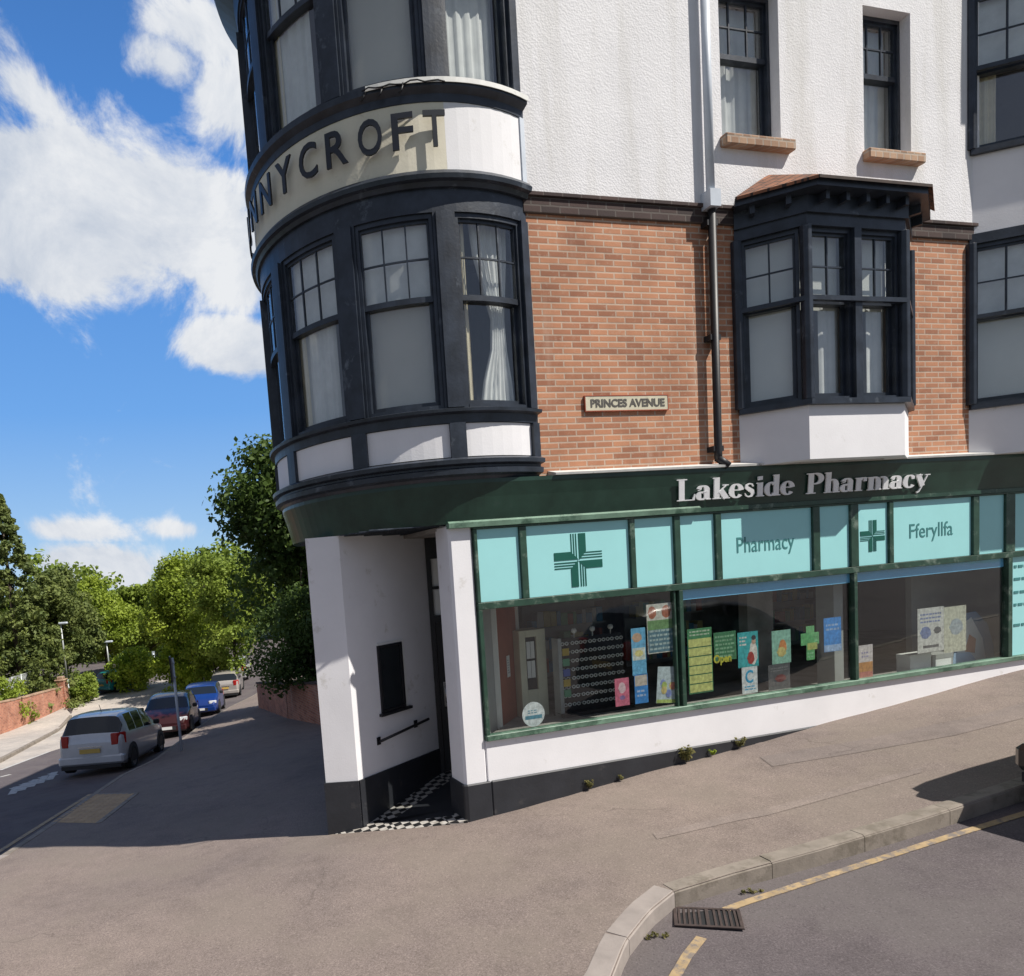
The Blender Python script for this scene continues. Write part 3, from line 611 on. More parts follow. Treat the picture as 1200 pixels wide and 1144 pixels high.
# --- oriel bays
def bay(P, zb, zs, zh, zm, zr, grids, covers, roof, group):
    """P: local outline points from left on the facade to right; z bottom, sill, head, meeting rail, roof top."""
    ov = [(-.02, .06)]
    n = len(P)
    def off(d):
        out = []
        for i in range(n):
            if i == 0: f, L = f_line(P[0], P[1]); q = f(0, d, 0)
            elif i == n-1: f, L = f_line(P[-2], P[-1]); q = f(L, d, 0)
            else:
                f1, L1_ = f_line(P[i-1], P[i]); f2, L2_ = f_line(P[i], P[i+1]); a = Vector(f1(L1_, d, 0))-Vector((P[i][0], P[i][1], 0)); b2 = Vector(f2(0, d, 0))-Vector((P[i][0], P[i][1], 0))
                m_ = (a+b2); m_ = m_*(2*d*d/(m_.length_squared+1e-12)) if d else m_; q = Vector((P[i][0], P[i][1], 0))+m_
            out.append((q[0], q[1]))
        return out
    def ringpoly(name, mat, d0, d1, z0, z1):
        a = off(d0); b = off(d1); mb = MB(); m = n
        vs = [(p[0], p[1], z0) for p in a]+[(p[0], p[1], z0) for p in b]+[(p[0], p[1], z1) for p in a]+[(p[0], p[1], z1) for p in b]
        fs = []
        for i in range(m-1): fs += [[i, i+1, m+i+1, m+i], [2*m+i, 2*m+i+1, 3*m+i+1, 3*m+i], [m+i, m+i+1, 3*m+i+1, 3*m+i], [i, i+1, 2*m+i+1, 2*m+i]]
        fs += [[0, m, 3*m, 2*m], [m-1, 2*m-1, 4*m-1, 3*m-1]]
        mb.add(vs, fs); return mb.build(name, mat, B)
    ringpoly('bay_apron', 'render_white', -.2, 0, zb, zs-.001)
    ringpoly('bay_sill', 'wood_dark', -.14, .06, zs, zs+.06)
    ringpoly('bay_transom', 'wood_dark', .003, .055, zm-.02, zm+.03)
    ringpoly('bay_head', 'wood_dark', -.14, .02, zh, zh+.12)
    if roof:
        ringpoly('bay_frieze', 'wood_dark', -.14, .05, zh+.121, zr-.302); ringpoly('bay_eaves', 'wood_dark', -.1, .22, zr-.30, zr-.22)
        for i in range(n-1):
            f, L = f_line(P[i], P[i+1]); k = max(1, int(L/.28))
            for j in range(k): mb = MB(); u = L*(j+.5)/k; mb.box(u-.025, u+.025, .052, .15, zh+.21, zr-.301, f=f); mb.build('eaves_bracket', 'wood_dark', B)
        o_ = off(.26); vs = [(p[0], p[1], zr-.219) for p in o_]; m = n
        x0, x1 = P[0][0]+.50, P[-1][0]-.55
        vs += [(x0, .0, zr+.17), (x1, .0, zr+.13)]+[(p[0], p[1], zr-.25) for p in o_]
        mb = MB(); fs = []
        ridge = [m]*(n//2)+[m+1]*(n-n//2)
        for i in range(n-1):
            r0, r1 = ridge[i], ridge[i+1]; fs.append([i, i+1, r1] if r0 == r1 else [i, i+1, r1, r0]); fs.append([i, i+1, m+2+i+1, m+2+i])
        mb.add(vs, fs); mb.build('bay_roof', 'tile', B, fixn=True)
    # corner posts
    for i in range(n):
        q = P[i]; a = off(.03)[i]; b = off(-.12)[i]
        mb = MB(); r = .06
        mb.prism([(q[0]+r*math.cos(t*math.pi/4+.39), q[1]-(.0 if 0 < i < n-1 else .02)+r*math.sin(t*math.pi/4+.39)) for t in range(8)], zs+.061, zh-.001); mb.build('bay_post', 'wood_dark', B, bevel=.005)
    for i in range(n-1):
        f, L = f_line(P[i], P[i+1]); g = grids[i]
        if not g: continue
        k = g[2]; w_ = (L-.12)/k
        for j in range(k):
            a = .06+w_*j; b = a+w_
            if j: mb = MB(); mb.box(a-.05, a+.05, -.12, .03, zs+.061, zh-.001, f=f); mb.build('bay_post', 'wood_dark', B)
            sash(f, a+(.05 if j else 0), b-(.05 if j < k-1 else 0), zs+.062, zh-.002, zm, g[0], g[1], 1., 1, covers[i][j], 0., seed=i*3+j+50, cr=('blind_lite'))
    # interior soffits
    mb = MB(); mb.prism(off(-.145)+[(P[-1][0], .1), (P[0][0], .1)], zh+.01, zh+.03); mb.build('bay_board', 'ceil_room', B); mb = MB(); mb.prism(off(-.145)+[(P[-1][0], .1), (P[0][0], .1)], zs-.04, zs-.02); mb.build('bay_board', 'ceil_room', B)
BF0, BF1 = fac(948, 473, .44)[0], fac(1060, 469, .44)[0]
bay([(BS0, 0), (BF0, -.44), (BF1, -.44), (BS1-.15, 0)], 3.605, 4.20, 6.12, 5.34, 6.72, [(2, 2, 1), (2, 2, 2), (2, 2, 1)], [['blindfull'], ['half', 'half'], ['blindfull']], True, 'a')
P2 = [(B2, 0), (B2+.95, -.62), (B2+2.0, -.62), (B2+2.75, 0)]
bay(P2, 3.605, 4.20, 6.25, 5.34, 6.7, [(3, 2, 1), (2, 2, 2), None], [['blind'], ['half', 'half'], ['blind']], False, 'b')
mb = MB(); mb.prism([(p[0], p[1]) for p in P2], 6.371, 7.30); mb.build('bay_apron', 'render_white', B)
bay(P2, 7.305, 7.31, 9.2, 8.30, 9.9, [(3, 2, 1), (2, 2, 2), None], [['sides'], ['half', 'half'], ['blind']], False, 'c')
mb = MB(); mb.prism([(P2[0][0]-.15, 0), (P2[1][0]-.12, -.85), (P2[2][0], -.85), (P2[3][0], 0)], 9.33, 9.8); mb.build('bay_canopy', 'wood_dark', B)
# drainpipe
def pp(x, y): s, z = fac(x, y, .09); return (s, -.09, z)
mb = MB(); mb.tube([pp(824, -60), pp(833, 236)], .045, 12); mb.box(pp(833, 236)[0]-.07, pp(833, 236)[0]+.07, -.16, -.02, pp(833, 236)[2]-.08, pp(833, 236)[2]+.1); mb.build('drainpipe', 'pipe_white', B)
mb = MB(); a = pp(834, 246); c = pp(842, 540); mb.tube([a, (a[0]*.03+c[0]*.97, -.09, a[2]*.03+c[2]*.97), c], .042, 12); mb.tube([(c[0]-.01, -.09, c[2]+.03), (c[0]+.09, -.14, c[2]-.07)], .043, 12)
for t in (.05, .5, .95):
    z = a[2]+(c[2]-a[2])*t; x = a[0]+(c[0]-a[0])*t; mb.box(x-.07, x+.07, -.10, .0, z-.03, z+.03)
mb.build('drainpipe', 'iron_black', B)

# ------------------------------------------------------------------ SIGNS (own things)
sg = tag(empty('street_sign', l2w(2.21, 0, 4.36), TH), 'narrow cream nameplate reading PRINCES AVENUE on the brick wall', 'street sign')
mb = MB(); mb.box(-.52, .53, -.025, -.003, -.075, .075); mb.build('sign_plate', paint('cream enamel plate', (.62, .58, .44), .4, .1, 5, dirt=((.3, .24, .15), 6, .6)), sg)
mb = MB(); add_text(mb, 'PRINCES AVENUE', f_flat, -.46, .49, -.042, .045, .026, .003, bold=.03); mb.build('sign_lettering', paint('faded black', (.1, .09, .08), .5, .2, 20), sg)
mb = MB(); mb.box(-.53, .54, -.028, -.002, .076, .085); mb.box(-.53, .54, -.028, -.002, -.085, -.076); mb.box(-.53, -.521, -.028, -.002, -.076, .076); mb.box(.531, .54, -.028, -.002, -.076, .076); mb.build('sign_frame', 'brown', sg)
# one dark brick + vent are left to the wall; shop sign lettering in a fat-face serif
TK, TN = .205, .06
def ribbon(mb, pts, ws, f, d0, d1):
    n = len(pts); Lp = []; Rp = []
    for i in range(n):
        a = pts[max(0, i-1)]; b = pts[min(n-1, i+1)]; dx, dz = b[0]-a[0], b[1]-a[1]; L = math.hypot(dx, dz) or 1; nx, nz = -dz/L, dx/L
        Lp.append((pts[i][0]+nx*ws[i]/2, pts[i][1]+nz*ws[i]/2)); Rp.append((pts[i][0]-nx*ws[i]/2, pts[i][1]-nz*ws[i]/2))
    vs = [f(p[0], d0, p[1]) for p in Lp+Rp]+[f(p[0], d1, p[1]) for p in Lp+Rp]; fs = []
    for i in range(n-1): fs += [[i, i+1, n+i+1, n+i], [2*n+i, 2*n+i+1, 3*n+i+1, 3*n+i], [i, i+1, 2*n+i+1, 2*n+i], [n+i, n+i+1, 3*n+i+1, 3*n+i]]
    fs += [[0, n, 3*n, 2*n], [n-1, 2*n-1, 4*n-1, 3*n-1]]; mb.add(vs, fs)
def bowl(cx, cy, rx, ry, a0, a1, n=22):
    P_ = []; Wd = []
    for i in range(n+1):
        a = R_(a0+(a1-a0)*i/n); P_.append((cx+rx*math.cos(a), cy+ry*math.sin(a))); Wd.append(TN+(TK-TN)*abs(math.cos(a))**1.4)
    return (P_, Wd)
def st(x, z0, z1, w=TK): return ([(x, z0), (x, z1)], [w, w])
def sf(x0, x1, z, h=.05): return ([(x0, z), (x1, z)], [h, h])
GL = {
 'L': (.76, [st(.22, 0, 1), sf(.04, .42, .975), sf(.04, .7, .025), ([(.66, .02), (.71, .3)], [.1, .03])]),
 'P': (.74, [st(.22, 0, 1), sf(.04, .4, .975), sf(.04, .42, .025), bowl(.36, .73, .27, .25, -90, 90), sf(.2, .38, .975), sf(.2, .38, .48)]),
 'a': (.60, [bowl(.23, .19, .14, .17, 60, 300), st(.41, .04, .48), bowl(.26, .46, .15, .18, 0, 165), ([(.12, .48), (.13, .44)], [.12, .12]), sf(.38, .56, .025), ([(.28, .36), (.42, .4)], [.05, .05])]),
 'k': (.70, [st(.19, 0, 1), sf(.03, .2, .975), sf(.03, .35, .025), ([(.24, .26), (.55, .62)], [.05, .05]), ([(.34, .4), (.56, .02)], [TK, TK]), sf(.42, .7, .025), sf(.42, .66, .64)]),
 'e': (.56, [bowl(.27, .33, .19, .31, 5, 325), sf(.12, .44, .37)]),
 's': (.48, [([(.38, .5), (.33, .61), (.22, .64), (.11, .57), (.12, .46), (.22, .37), (.33, .29), (.37, .17), (.31, .05), (.2, .02), (.1, .07), (.06, .18)], [.03, .05, .06, .1, .14, .17, .17, .14, .1, .06, .05, .03])]),
 'i': (.36, [st(.18, 0, .66), sf(.03, .2, .635), sf(.03, .34, .025), ([(.17, .78), (.17, .96)], [.18, .18])]),
 'd': (.66, [bowl(.26, .33, .17, .31, 45, 315), st(.47, 0, 1), sf(.33, .5, .975), sf(.46, .64, .025)]),
 'h': (.68, [st(.18, 0, 1), sf(.03, .2, .975), sf(.03, .32, .025), bowl(.34, .42, .15, .22, 0, 120), st(.5, 0, .45), sf(.37, .66, .025)]),
 'r': (.52, [st(.18, 0, .66), sf(.03, .2, .635), sf(.03, .34, .025), bowl(.36, .5, .13, .14, 40, 160), ([(.44, .62), (.44, .47)], [.12, .14])]),
 'm': (1.0, [st(.18, 0, .66), sf(.03, .2, .635), sf(.03, .32, .025), bowl(.33, .42, .15, .22, 0, 120), st(.49, 0, .45), sf(.37, .62, .025), bowl(.65, .42, .15, .22, 0, 120), st(.81, 0, .45), sf(.69, .97, .025)]),
 'c': (.52, [bowl(.27, .33, .19, .31, 40, 325), ([(.41, .57), (.42, .45)], [.12, .12])]),
 'y': (.64, [([(.12, .64), (.34, .06)], [TK, TK]), ([(.53, .64), (.3, .0), (.2, -.22), (.1, -.26)], [.05, .05, .06, .1]), sf(.02, .3, .635), sf(.42, .64, .635)]),
}
def word(txt, mb, u0, u1, z0, cap, d0, f=f_flat, slant=0.):
    tot = sum(GL[c][0] for c in txt); k = (u1-u0)/tot; x = 0; q = 0
    for c in txt:
        w, strokes = GL[c]
        for (P_, Wd) in strokes:
            q += 1
            pts = [(p[0]+p[1]*slant, p[1]) for p in P_]
            ribbon(mb, pts, Wd, (lambda u, d, z, x=x: f(u0+(x+u)*k, d, z0+z*cap)), d0, d0+.010+.0005*(q % 17))
        x += w
sgn = tag(empty('shop_sign', l2w(0, 0, 0), TH), 'silver serif lettering Lakeside Pharmacy on the dark green fascia', 'shop sign')
for txt, a, b, sl in (('Lakeside', 2.76, 4.43, 0.), ('Pharmacy', 4.60, 6.58, .0)):
    mb = MB(); word(txt, mb, a, b, 3.255 if txt[0] == 'L' else 3.25, .235, .008, f=lambda u, d, z: (u, -(d+.048+(z-3.22)*.235), z), slant=-.11); mb.build('sign_word', 'silver_letter', sgn)

# ------------------------------------------------------------------ POSTERS & goods in the shop windows
def poster(px, label, design, cat='poster', d=-.034, tilt=0., grp='posters and notices in the shop windows'):
    x0, y0, x1, y1 = px; s0, z1 = fac(x0, (y0), d); s1, z0 = fac(x1, y1, d)
    w, h = s1-s0, z1-z0; P_ = tag(empty('poster' if cat == 'poster' else cat.replace(' ', '_'), l2w((s0+s1)/2, -d, (z0+z1)/2), TH), label, cat, grp)
    P_.rotation_euler = (0, 0, TH)
    mats = []; mb = MB(); design(mb, w, h, mats); o = mb.build('sheet', [paint('print %s %d' % (label[:12], i), tuple(.8*x+.02 for x in c), .5, var=.35, scale=22., bs=0) for i, c in enumerate(mats)], P_, fixn=True)
    if tilt: o.rotation_euler = (0, tilt, 0)
    return P_
def rect(mb, x0, x1, z0, z1, mi, lv): mb.box(x0, x1, -.002-.0006*lv, .002, z0, z1, mi)
def blob(mb, cx, cz, rx, rz, mi, lv, n=14, ph=0): mb.plate([(cx+rx*math.cos(t*2*math.pi/n+ph)*(1+.12*math.sin(3*t+ph)), cz+rz*math.sin(t*2*math.pi/n+ph)) for t in range(n)], lambda u, d, z: (u, -d, z), -.001, .002+.0006*lv, mi)
def lines(mb, x0, x1, z0, z1, n, mi, lv, seed=0):
    r = random.Random(seed); h = (z1-z0)/n
    for k in range(n):
        z = z0+h*k; x = x0
        while x < x1-.02: w = r.uniform(.02, .06); rect(mb, x, min(x+w, x1), z+h*.25, z+h*.7, mi, lv); x += w+.012
def d_price(mb, w, h, m):
    m += [(.06, .24, .10), (.60, .62, .22), (.03, .05, .04), (.5, .6, .45)]; rect(mb, -w/2, w/2, -h/2, h/2, 0, 0)
    n = 6; hh = h*.84/n
    for k in range(n): z = -h/2+.01+hh*k; rect(mb, -w/2+.012, w/2-.01, z+.006, z+hh-.008, 1, 1); rect(mb, -w/2+.02, w/2-.02, z, z+.004, 2, 2)
    lines(mb, -w/2+.03, w/2-.03, h/2-h*.12, h/2-.015, 2, 3, 1, 3)
def d_green(mb, w, h, m): m += [(.05, .20, .09), (.25, .45, .28)]; rect(mb, -w/2, w/2, -h/2, h/2, 0, 0); lines(mb, -w/2+.02, w/2-.03, -h/2+.03, h/2-.03, 6, 1, 1, 5)
def d_teal(mb, w, h, m):
    m += [(.05, .42, .45), (.75, .70, .66), (.42, .05, .04), (.05, .04, .05), (.6, .38, .28)]; rect(mb, -w/2, w/2, -h/2, h/2, 0, 0)
    blob(mb, w*.25, -h*.12, w*.2, h*.34, 1, 1); blob(mb, w*.12, -h*.25, w*.17, h*.18, 2, 2); blob(mb, w*.28, h*.22, w*.1, h*.09, 4, 2); blob(mb, w*.28, h*.32, w*.11, h*.07, 3, 3); lines(mb, -w*.42, -.02, h*.1, h*.4, 3, 1, 1, 8)
def d_cc(mb, w, h, m):
    m += [(.72, .74, .76), (.03, .35, .60)]; rect(mb, -w/2, w/2, -h/2, h/2, 0, 0); add_text(mb, 'C', f_flat, -w*.28, w*.22, -h*.12, h*.36, .0027, .001, 1, bold=.02)
    lines(mb, -w*.35, w*.35, -h*.4, -h*.2, 2, 1, 1, 2)
def d_light(mb, w, h, m): m += [(.28, .52, .42), (.65, .25, .08), (.62, .52, .2)]; rect(mb, -w/2, w/2, -h/2, h/2, 0, 0); blob(mb, .02, 0, w*.2, h*.22, 1, 1); blob(mb, -.0, -h*.15, w*.24, h*.15, 2, 2)
def d_cross(mb, w, h, m): m += [(.14, .45, .17), (.45, .5, .15), (.3, .6, .35)]; rect(mb, -w*.2, w*.25, -h/2, h/2, 0, 0); rect(mb, -w/2, w/2, -h*.05, h*.3, 0, 1); rect(mb, -w*.15, w*.4, -h*.2, h*.0, 1, 2); lines(mb, -w*.15, w*.22, -h*.45, -h*.25, 2, 2, 1, 9)
def d_blue(mb, w, h, m): m += [(.05, .28, .72), (.35, .5, .75)]; rect(mb, -w/2, w/2, -h/2, h/2, 0, 0); rect(mb, -w/2+.004, w/2-.004, -h/2+.004, -h*.3, 1, 1); lines(mb, -w*.38, w*.38, h*.1, h*.35, 2, 1, 1, 6)
def d_grey(mb, w, h, m): m += [(.10, .10, .11), (.18, .04, .04), (.2, .2, .21)]; rect(mb, -w/2, w/2, -h/2, h/2, 0, 0); blob(mb, .02, -.02, w*.25, h*.15, 1, 1); lines(mb, -w*.4, w*.4, h*.2, h*.4, 2, 2, 1, 1)
def d_orange(mb, w, h, m): m += [(.66, .60, .60), (.55, .25, .06), (.60, .20, .16), (.3, .28, .45)]; rect(mb, -w/2, w/2, -h/2, h/2, 0, 0); rect(mb, -w/2+.003, w/2-.003, -h*.2, h*.05, 1, 1); rect(mb, -w/2+.003, w/2-.003, -h/2+.004, -h*.2, 2, 1); lines(mb, -w*.3, w*.3, h*.15, h*.35, 2, 3, 1, 4)
def d_tall(mb, w, h, m):
    m += [(.14, .42, .66), (.55, .36, .25), (.62, .66, .62), (.05, .25, .62), (.68, .60, .25)]; rect(mb, -w/2, w/2, -h/2, h/2, 0, 0); blob(mb, -w*.1, h*.3, w*.34, h*.1, 1, 1)
    rect(mb, -w*.45, w*.45, -h*.18, h*.08, 2, 1); blob(mb, 0, -.02, w*.3, h*.07, 4, 2)
def d_bluebox(mb, w, h, m): m += [(.04, .24, .62), (.55, .48, .42), (.4, .5, .7)]; rect(mb, -w/2, w/2, -h/2, h/2, 0, 0); rect(mb, -w*.46, w*.46, h*.1, h*.46, 1, 1); lines(mb, -w*.35, w*.3, -h*.3, 0, 2, 2, 1, 3)
def d_lang(mb, w, h, m):
    m += [(.60, .58, .52), (.42, .14, .08), (.16, .30, .12), (.10, .20, .26), (.4, .5, .5)]; rect(mb, -w/2, w/2, -h/2, h/2, 0, 0); blob(mb, -w*.3, h*.33, w*.15, h*.13, 1, 1); blob(mb, w*.22, h*.33, w*.17, h*.13, 1, 1, ph=.6)
    rect(mb, -w*.48, w*.48, -h*.02, h*.17, 2, 1); rect(mb, -w*.48, w*.48, -h*.48, -h*.02, 3, 1); lines(mb, -w*.42, w*.42, -h*.45, -.0, 5, 4, 2, 12)
def d_photo(mb, w, h, m): m += [(.50, .58, .62), (.62, .5, .2), (.25, .3, .6), (.55, .2, .15), (.45, .55, .15)]; rect(mb, -w/2, w/2, -h/2, h/2, 0, 0); [blob(mb, random.Random(k).uniform(-.3, .3)*w, random.Random(k+9).uniform(-.3, .3)*h, w*.13, h*.11, 1+k % 4, 1+k) for k in range(6)]; rect(mb, -w/2+.003, w/2-.003, -h/2+.002, -h*.4, 4, 1)
def d_pink(mb, w, h, m): m += [(.62, .15, .24), (.7, .5, .55), (.25, .15, .35)]; rect(mb, -w/2, w/2, -h/2, h/2, 0, 0); blob(mb, 0, h*.15, w*.25, h*.2, 1, 1); blob(mb, 0, -h*.2, w*.2, h*.08, 2, 1)
def d_white(mb, w, h, m): m += [(.66, .66, .63), (.2, .25, .45), (.12, .12, .13)]; rect(mb, -w/2, w/2, -h/2, h/2, 0, 0); blob(mb, -w*.2, -h*.05, w*.2, h*.14, 1, 1); blob(mb, w*.25, -h*.02, w*.14, h*.08, 2, 1); rect(mb, -w*.3, w*.3, -h*.4, -h*.34, 2, 1); lines(mb, -w*.4, w*.4, h*.15, h*.4, 3, 1, 1, 77)
def d_cream(mb, w, h, m): m += [(.62, .62, .5), (.4, .46, .5)]; rect(mb, -w/2, w/2, -h/2, h/2, 0, 0); blob(mb, w*.05, h*.05, w*.3, h*.18, 1, 1)
def d_notice(mb, w, h, m): m += [(.74, .74, .72), (.3, .33, .36)]; rect(mb, -w/2, w/2, -h/2, h/2, 0, 0); lines(mb, -w*.35, w*.35, -h*.35, h*.35, 6, 1, 1, 21)
def d_round(mb, w, h, m):
    m += [(.68, .72, .74), (.06, .25, .35)]; n = 28; r = w/2
    mb.plate([(r*math.cos(t*2*math.pi/n), r*math.sin(t*2*math.pi/n)) for t in range(n)], f_flat, 0, .003); rect(mb, -r*.75, r*.75, -r*.38, -r*.08, 1, 3); lines(mb, -r*.5, r*.5, r*.05, r*.4, 2, 1, 2, 4)
def d_open(mb, w, h, m): m += [(.55, .52, .05)]; add_text(mb, 'Open', f_flat, -w/2, w/2, -h/2, h/2, .001, .004, 0, bold=.03)
poster((805, 738, 836, 810), 'tall yellow banded price list poster with green heading', d_price)
poster((836, 742, 863, 772), 'plain dark green poster beside the yellow list', d_green)
poster((836, 768, 857, 778), 'yellow Open lettering under the green poster', d_open, 'sign')
poster((864, 742, 889, 780), 'teal poster with a figure in red and white', d_teal)
poster((869, 782, 888, 811), 'small white card with a blue letter C', d_cc)
poster((904, 740, 927, 776), 'pale green card with an orange shape in the middle', d_light)
poster((938, 735, 960, 772), 'green cross shaped notice in the middle window', d_cross)
poster((965, 725, 986, 762), 'bright blue card on the grey partition', d_blue)
poster((900, 780, 926, 806), 'dark grey poster low in the middle window', d_grey)
poster((1006, 757, 1023, 799), 'narrow card banded white, orange and pink', d_orange)
poster((739, 737, 758, 790), 'narrow light blue strip poster by the glasses rack', d_tall)
poster((743, 791, 760, 823), 'small deep blue leaflet under the light blue strip', d_bluebox)
poster((757, 709, 791, 763), 'poster with two faces over green and dark bands', d_lang)
poster((769, 783, 795, 822), 'tilted pale poster of colourful products near the mullion', d_photo, tilt=R_(6))
poster((720, 796, 738, 826), 'pink poster in front of the glasses rack', d_pink)
poster((1075, 714, 1106, 762), 'white poster with dark blue blot in the right window', d_white)
poster((1106, 712, 1132, 762), 'cream poster beside the white one in the right window', d_cream)
poster((611, 823, 639, 851), 'round white sticker with blue band at the window foot', d_round, 'sticker')
nb = tag(empty('notice', l2w(*fpi((b0+b1)/2+.01, .035, 0)[:2], (bz+bz2)/2), TH+math.atan2(PI1[1]-PI0[1], PI1[0]-PI0[0])), 'small white notice on the red brown door panel', 'notice')
mb = MB(); mm = []; d_notice(mb, .10, .27, mm); mb.build('sheet', [flat('notice%d' % i, c) for i, c in enumerate(mm)], nb)
# white carrier / cut-out display at right, and small boxes
s0, z1 = fac(1118, 720, -.3); s1, z0 = fac(1170, 784, -.3)
cd = tag(empty('display_cutout', l2w((s0+s1)/2, .35, .74), TH), 'large rounded blue and white cardboard display cut-out at the right end of the window', 'display')
w, h = s1-s0, z1-.74
mb = MB(); mb.plate([(-w*.5, 0), (w*.5, 0), (w*.46, h*.35), (w*.32, h*.75), (w*.05, h), (-w*.2, h*.98), (-w*.35, h*.7), (-w*.42, h*.3)], f_flat, 0, .01, 0)
mb.plate([(-w*.42, .02), (w*.3, .02), (w*.2, h*.5), (-w*.05, h*.9), (-w*.25, h*.8)], f_flat, .011, .014, 1); mb.plate([(-w*.2, h*.3), (w*.02, h*.25), (w*.05, h*.5), (-w*.1, h*.6)], f_flat, .015, .018, 2); mb.plate([(-w*.5, h*.02), (w*.1, h*.05), (-w*.1, h*.28), (-w*.45, h*.3)], f_flat, .019, .022, 3)
mb.build('board', [flat('cut blue', (.16, .27, .42)), flat('cut white', (.66, .70, .72)), flat('cut skin', (.5, .25, .17)), flat('cut pale', (.35, .5, .68))], cd)
for k, (x0, x1, lab) in enumerate(((1066, 1090, 'white carton on the display shelf left of the cream poster'), (1092, 1116, 'grey carton on the display shelf under the cream poster'))):
    s0, _ = fac(x0, 790, -.25); s1, zt = fac(x1, 765, -.25)
    c = tag(empty('carton', l2w((s0+s1)/2, .33, .741), TH), lab, 'box'); w = s1-s0
    mb = MB(); mb.box(-w/2, w/2, -.09, .09, 0, zt-.74); mb.box(-w*.4, w*.4, -.0925, -.09, .06, .2, 1); o = mb.build('carton_body', ['white' if k == 0 else 'grey_panel', 'blind_lite'], c, bevel=.004)
    mb = MB(); mb.box(-w/2-.003, w/2+.003, -.093, .093, zt-.74-.05, zt-.735); mb.build('lid', 'white' if k == 0 else 'grey_panel', c)
# spectacles rack
s0, z1 = fac(656, 750, -.9); s1, _ = fac(733, 750, -.9)
rk = tag(empty('spectacles_rack', l2w((s0+s1)/2, .95, .74), TH), 'black rack full of reading glasses behind the left shop window', 'display rack'); w = s1-s0; h = z1-.74
mb = MB(); mb.box(-w/2, w/2, .03, .06, 0, h); mb.build('back_board', 'trim', rk)
mb = MB(); mb.box(-w/2-.05, -w/2-.0, -.08, .06, 0, h+.02); mb.build('side_post', 'galv', rk)
mb = MB(); mb.box(-w/2-.05, w/2+.05, -.12, .10, -.0, .05); mb.build('base', 'trim', rk)
mb = MB()
for k in range(3):
    gx_, gz_ = -w*.25+w*.28*k, h+.09
    mb.add([(gx_+.035*math.sin(math.pi*i/6)*math.cos(math.pi*2*j/8), .035*math.sin(math.pi*i/6)*math.sin(math.pi*2*j/8), gz_+.035*math.cos(math.pi*i/6)) for i in range(7) for j in range(8)], [[i*8+j, i*8+(j+1) % 8, (i+1)*8+(j+1) % 8, (i+1)*8+j] for i in range(6) for j in range(8)])
for k in range(3): mb.tube([(-w*.25+w*.28*k, 0, h), (-w*.25+w*.28*k, 0, h+.08)], .006, 5)
mb.build('globe_finial', 'white', rk)
mb = MB()
for sx in (-1, 1):
    pts = [(sx*.03+.022*math.cos(a), -.0, .018*math.sin(a)) for a in [2*math.pi*i/10 for i in range(11)]]; mb.tube(pts, .007, 5); mb.tube([(sx*.052, 0, .005), (sx*.055, .05, .005)], .003, 4)
mb.tube([(-.008, 0, .004), (.008, 0, .004)], .003, 4)
sp0 = None
for r_ in range(8):
    for c_ in range(7):
        if sp0 is None: sp0 = mb.build('spectacles', 'blind_lite', rk); o = sp0
        else: o = sp0.copy(); COL.objects.link(o); o.parent = rk
        o.location = (-w/2+.08+(w-.16)*c_/6+random.uniform(-.008, .008), -.03, .14+(h-.2)*r_/7)
mb = MB(); 
for k in range(5): mb.box(-w/2+.0, -w/2+.09, -.10, -.085, h-.2-.13*k, h-.11-.13*k, k % 3)
mb.build('packets', [flat('pk1', (.55, .38, .05)), flat('pk2', (.1, .35, .2)), flat('pk3', (.06, .12, .45))], rk)
for k, (sx, lab) in enumerate(((3.6, 'dim shelf of small packets at the back, seen through the first shop window'), (5.6, 'dim shelf of small packets at the back, seen through the middle shop window'), (8.2, 'dim shelf of packets at the back, seen through the right shop window'))):
    u_ = tag(empty('shelf_unit', l2w(sx, 3.4, .74), TH), lab, 'shelf', 'stocked shelves inside the shop')
    mb = MB(); mb.box(-.7, .7, .3, .33, 0, 1.8); mb.build('back_board', 'grey_panel', u_)
    for q in range(5): mb = MB(); mb.box(-.7, .7, 0, .299, .1+.38*q, .125+.38*q); mb.build('shelf', 'grey_panel', u_)
    mb = MB(); rr_ = random.Random(k)
    for q in range(5):
        x = -.68
        while x < .6: w = rr_.uniform(.05, .13); mb.box(x, x+w, .03, .2, .126+.38*q, .126+.38*q+rr_.uniform(.1, .27), rr_.randrange(5)); x += w+.008
    o = mb.build('packets', [flat('pa', (.6, .6, .58)), flat('pb', (.1, .3, .5)), flat('pc', (.5, .15, .1)), flat('pd', (.2, .45, .25)), flat('pe', (.6, .5, .2))], u_); o['kind'] = 'stuff'
# glazed beige door inside
s0, z1 = fac(609, 740, -1.1); s1, _ = fac(640, 740, -1.1)
gd = tag(empty('glazed_cabinet', l2w((s0+s1)/2, 1.15, .74), TH), 'beige framed cabinet with four small panes behind the first shop window', 'cabinet'); w = s1-s0; h = z1-.74
mb = MB(); mb.box(-w/2, -w/2+.09, -.02, .3, 0, h); mb.box(w/2-.13, w/2, -.02, .3, 0, h); mb.box(-w/2+.09, w/2-.13, -.02, .3, h-.09, h); mb.box(-w/2+.09, w/2-.13, -.02, .3, 0, .35); mb.build('frame', 'beige', gd, bevel=.004)
mb = MB(); mb.box(-w/2+.09, w/2-.13, .01, .02, .35, h-.09); mb.build('back_panel', 'trim', gd)
mb = MB(); cx0, cx1 = -w/2+.11, w/2-.15
for i in range(2):
    for j in range(2): a = cx0+(cx1-cx0)*(i*.52); mb.box(a, a+(cx1-cx0)*.45, .0, .008, .5+j*(h-.62)*.5, .5+(j+.88)*(h-.62)*.5)
mb.build('pane', 'white', gd)

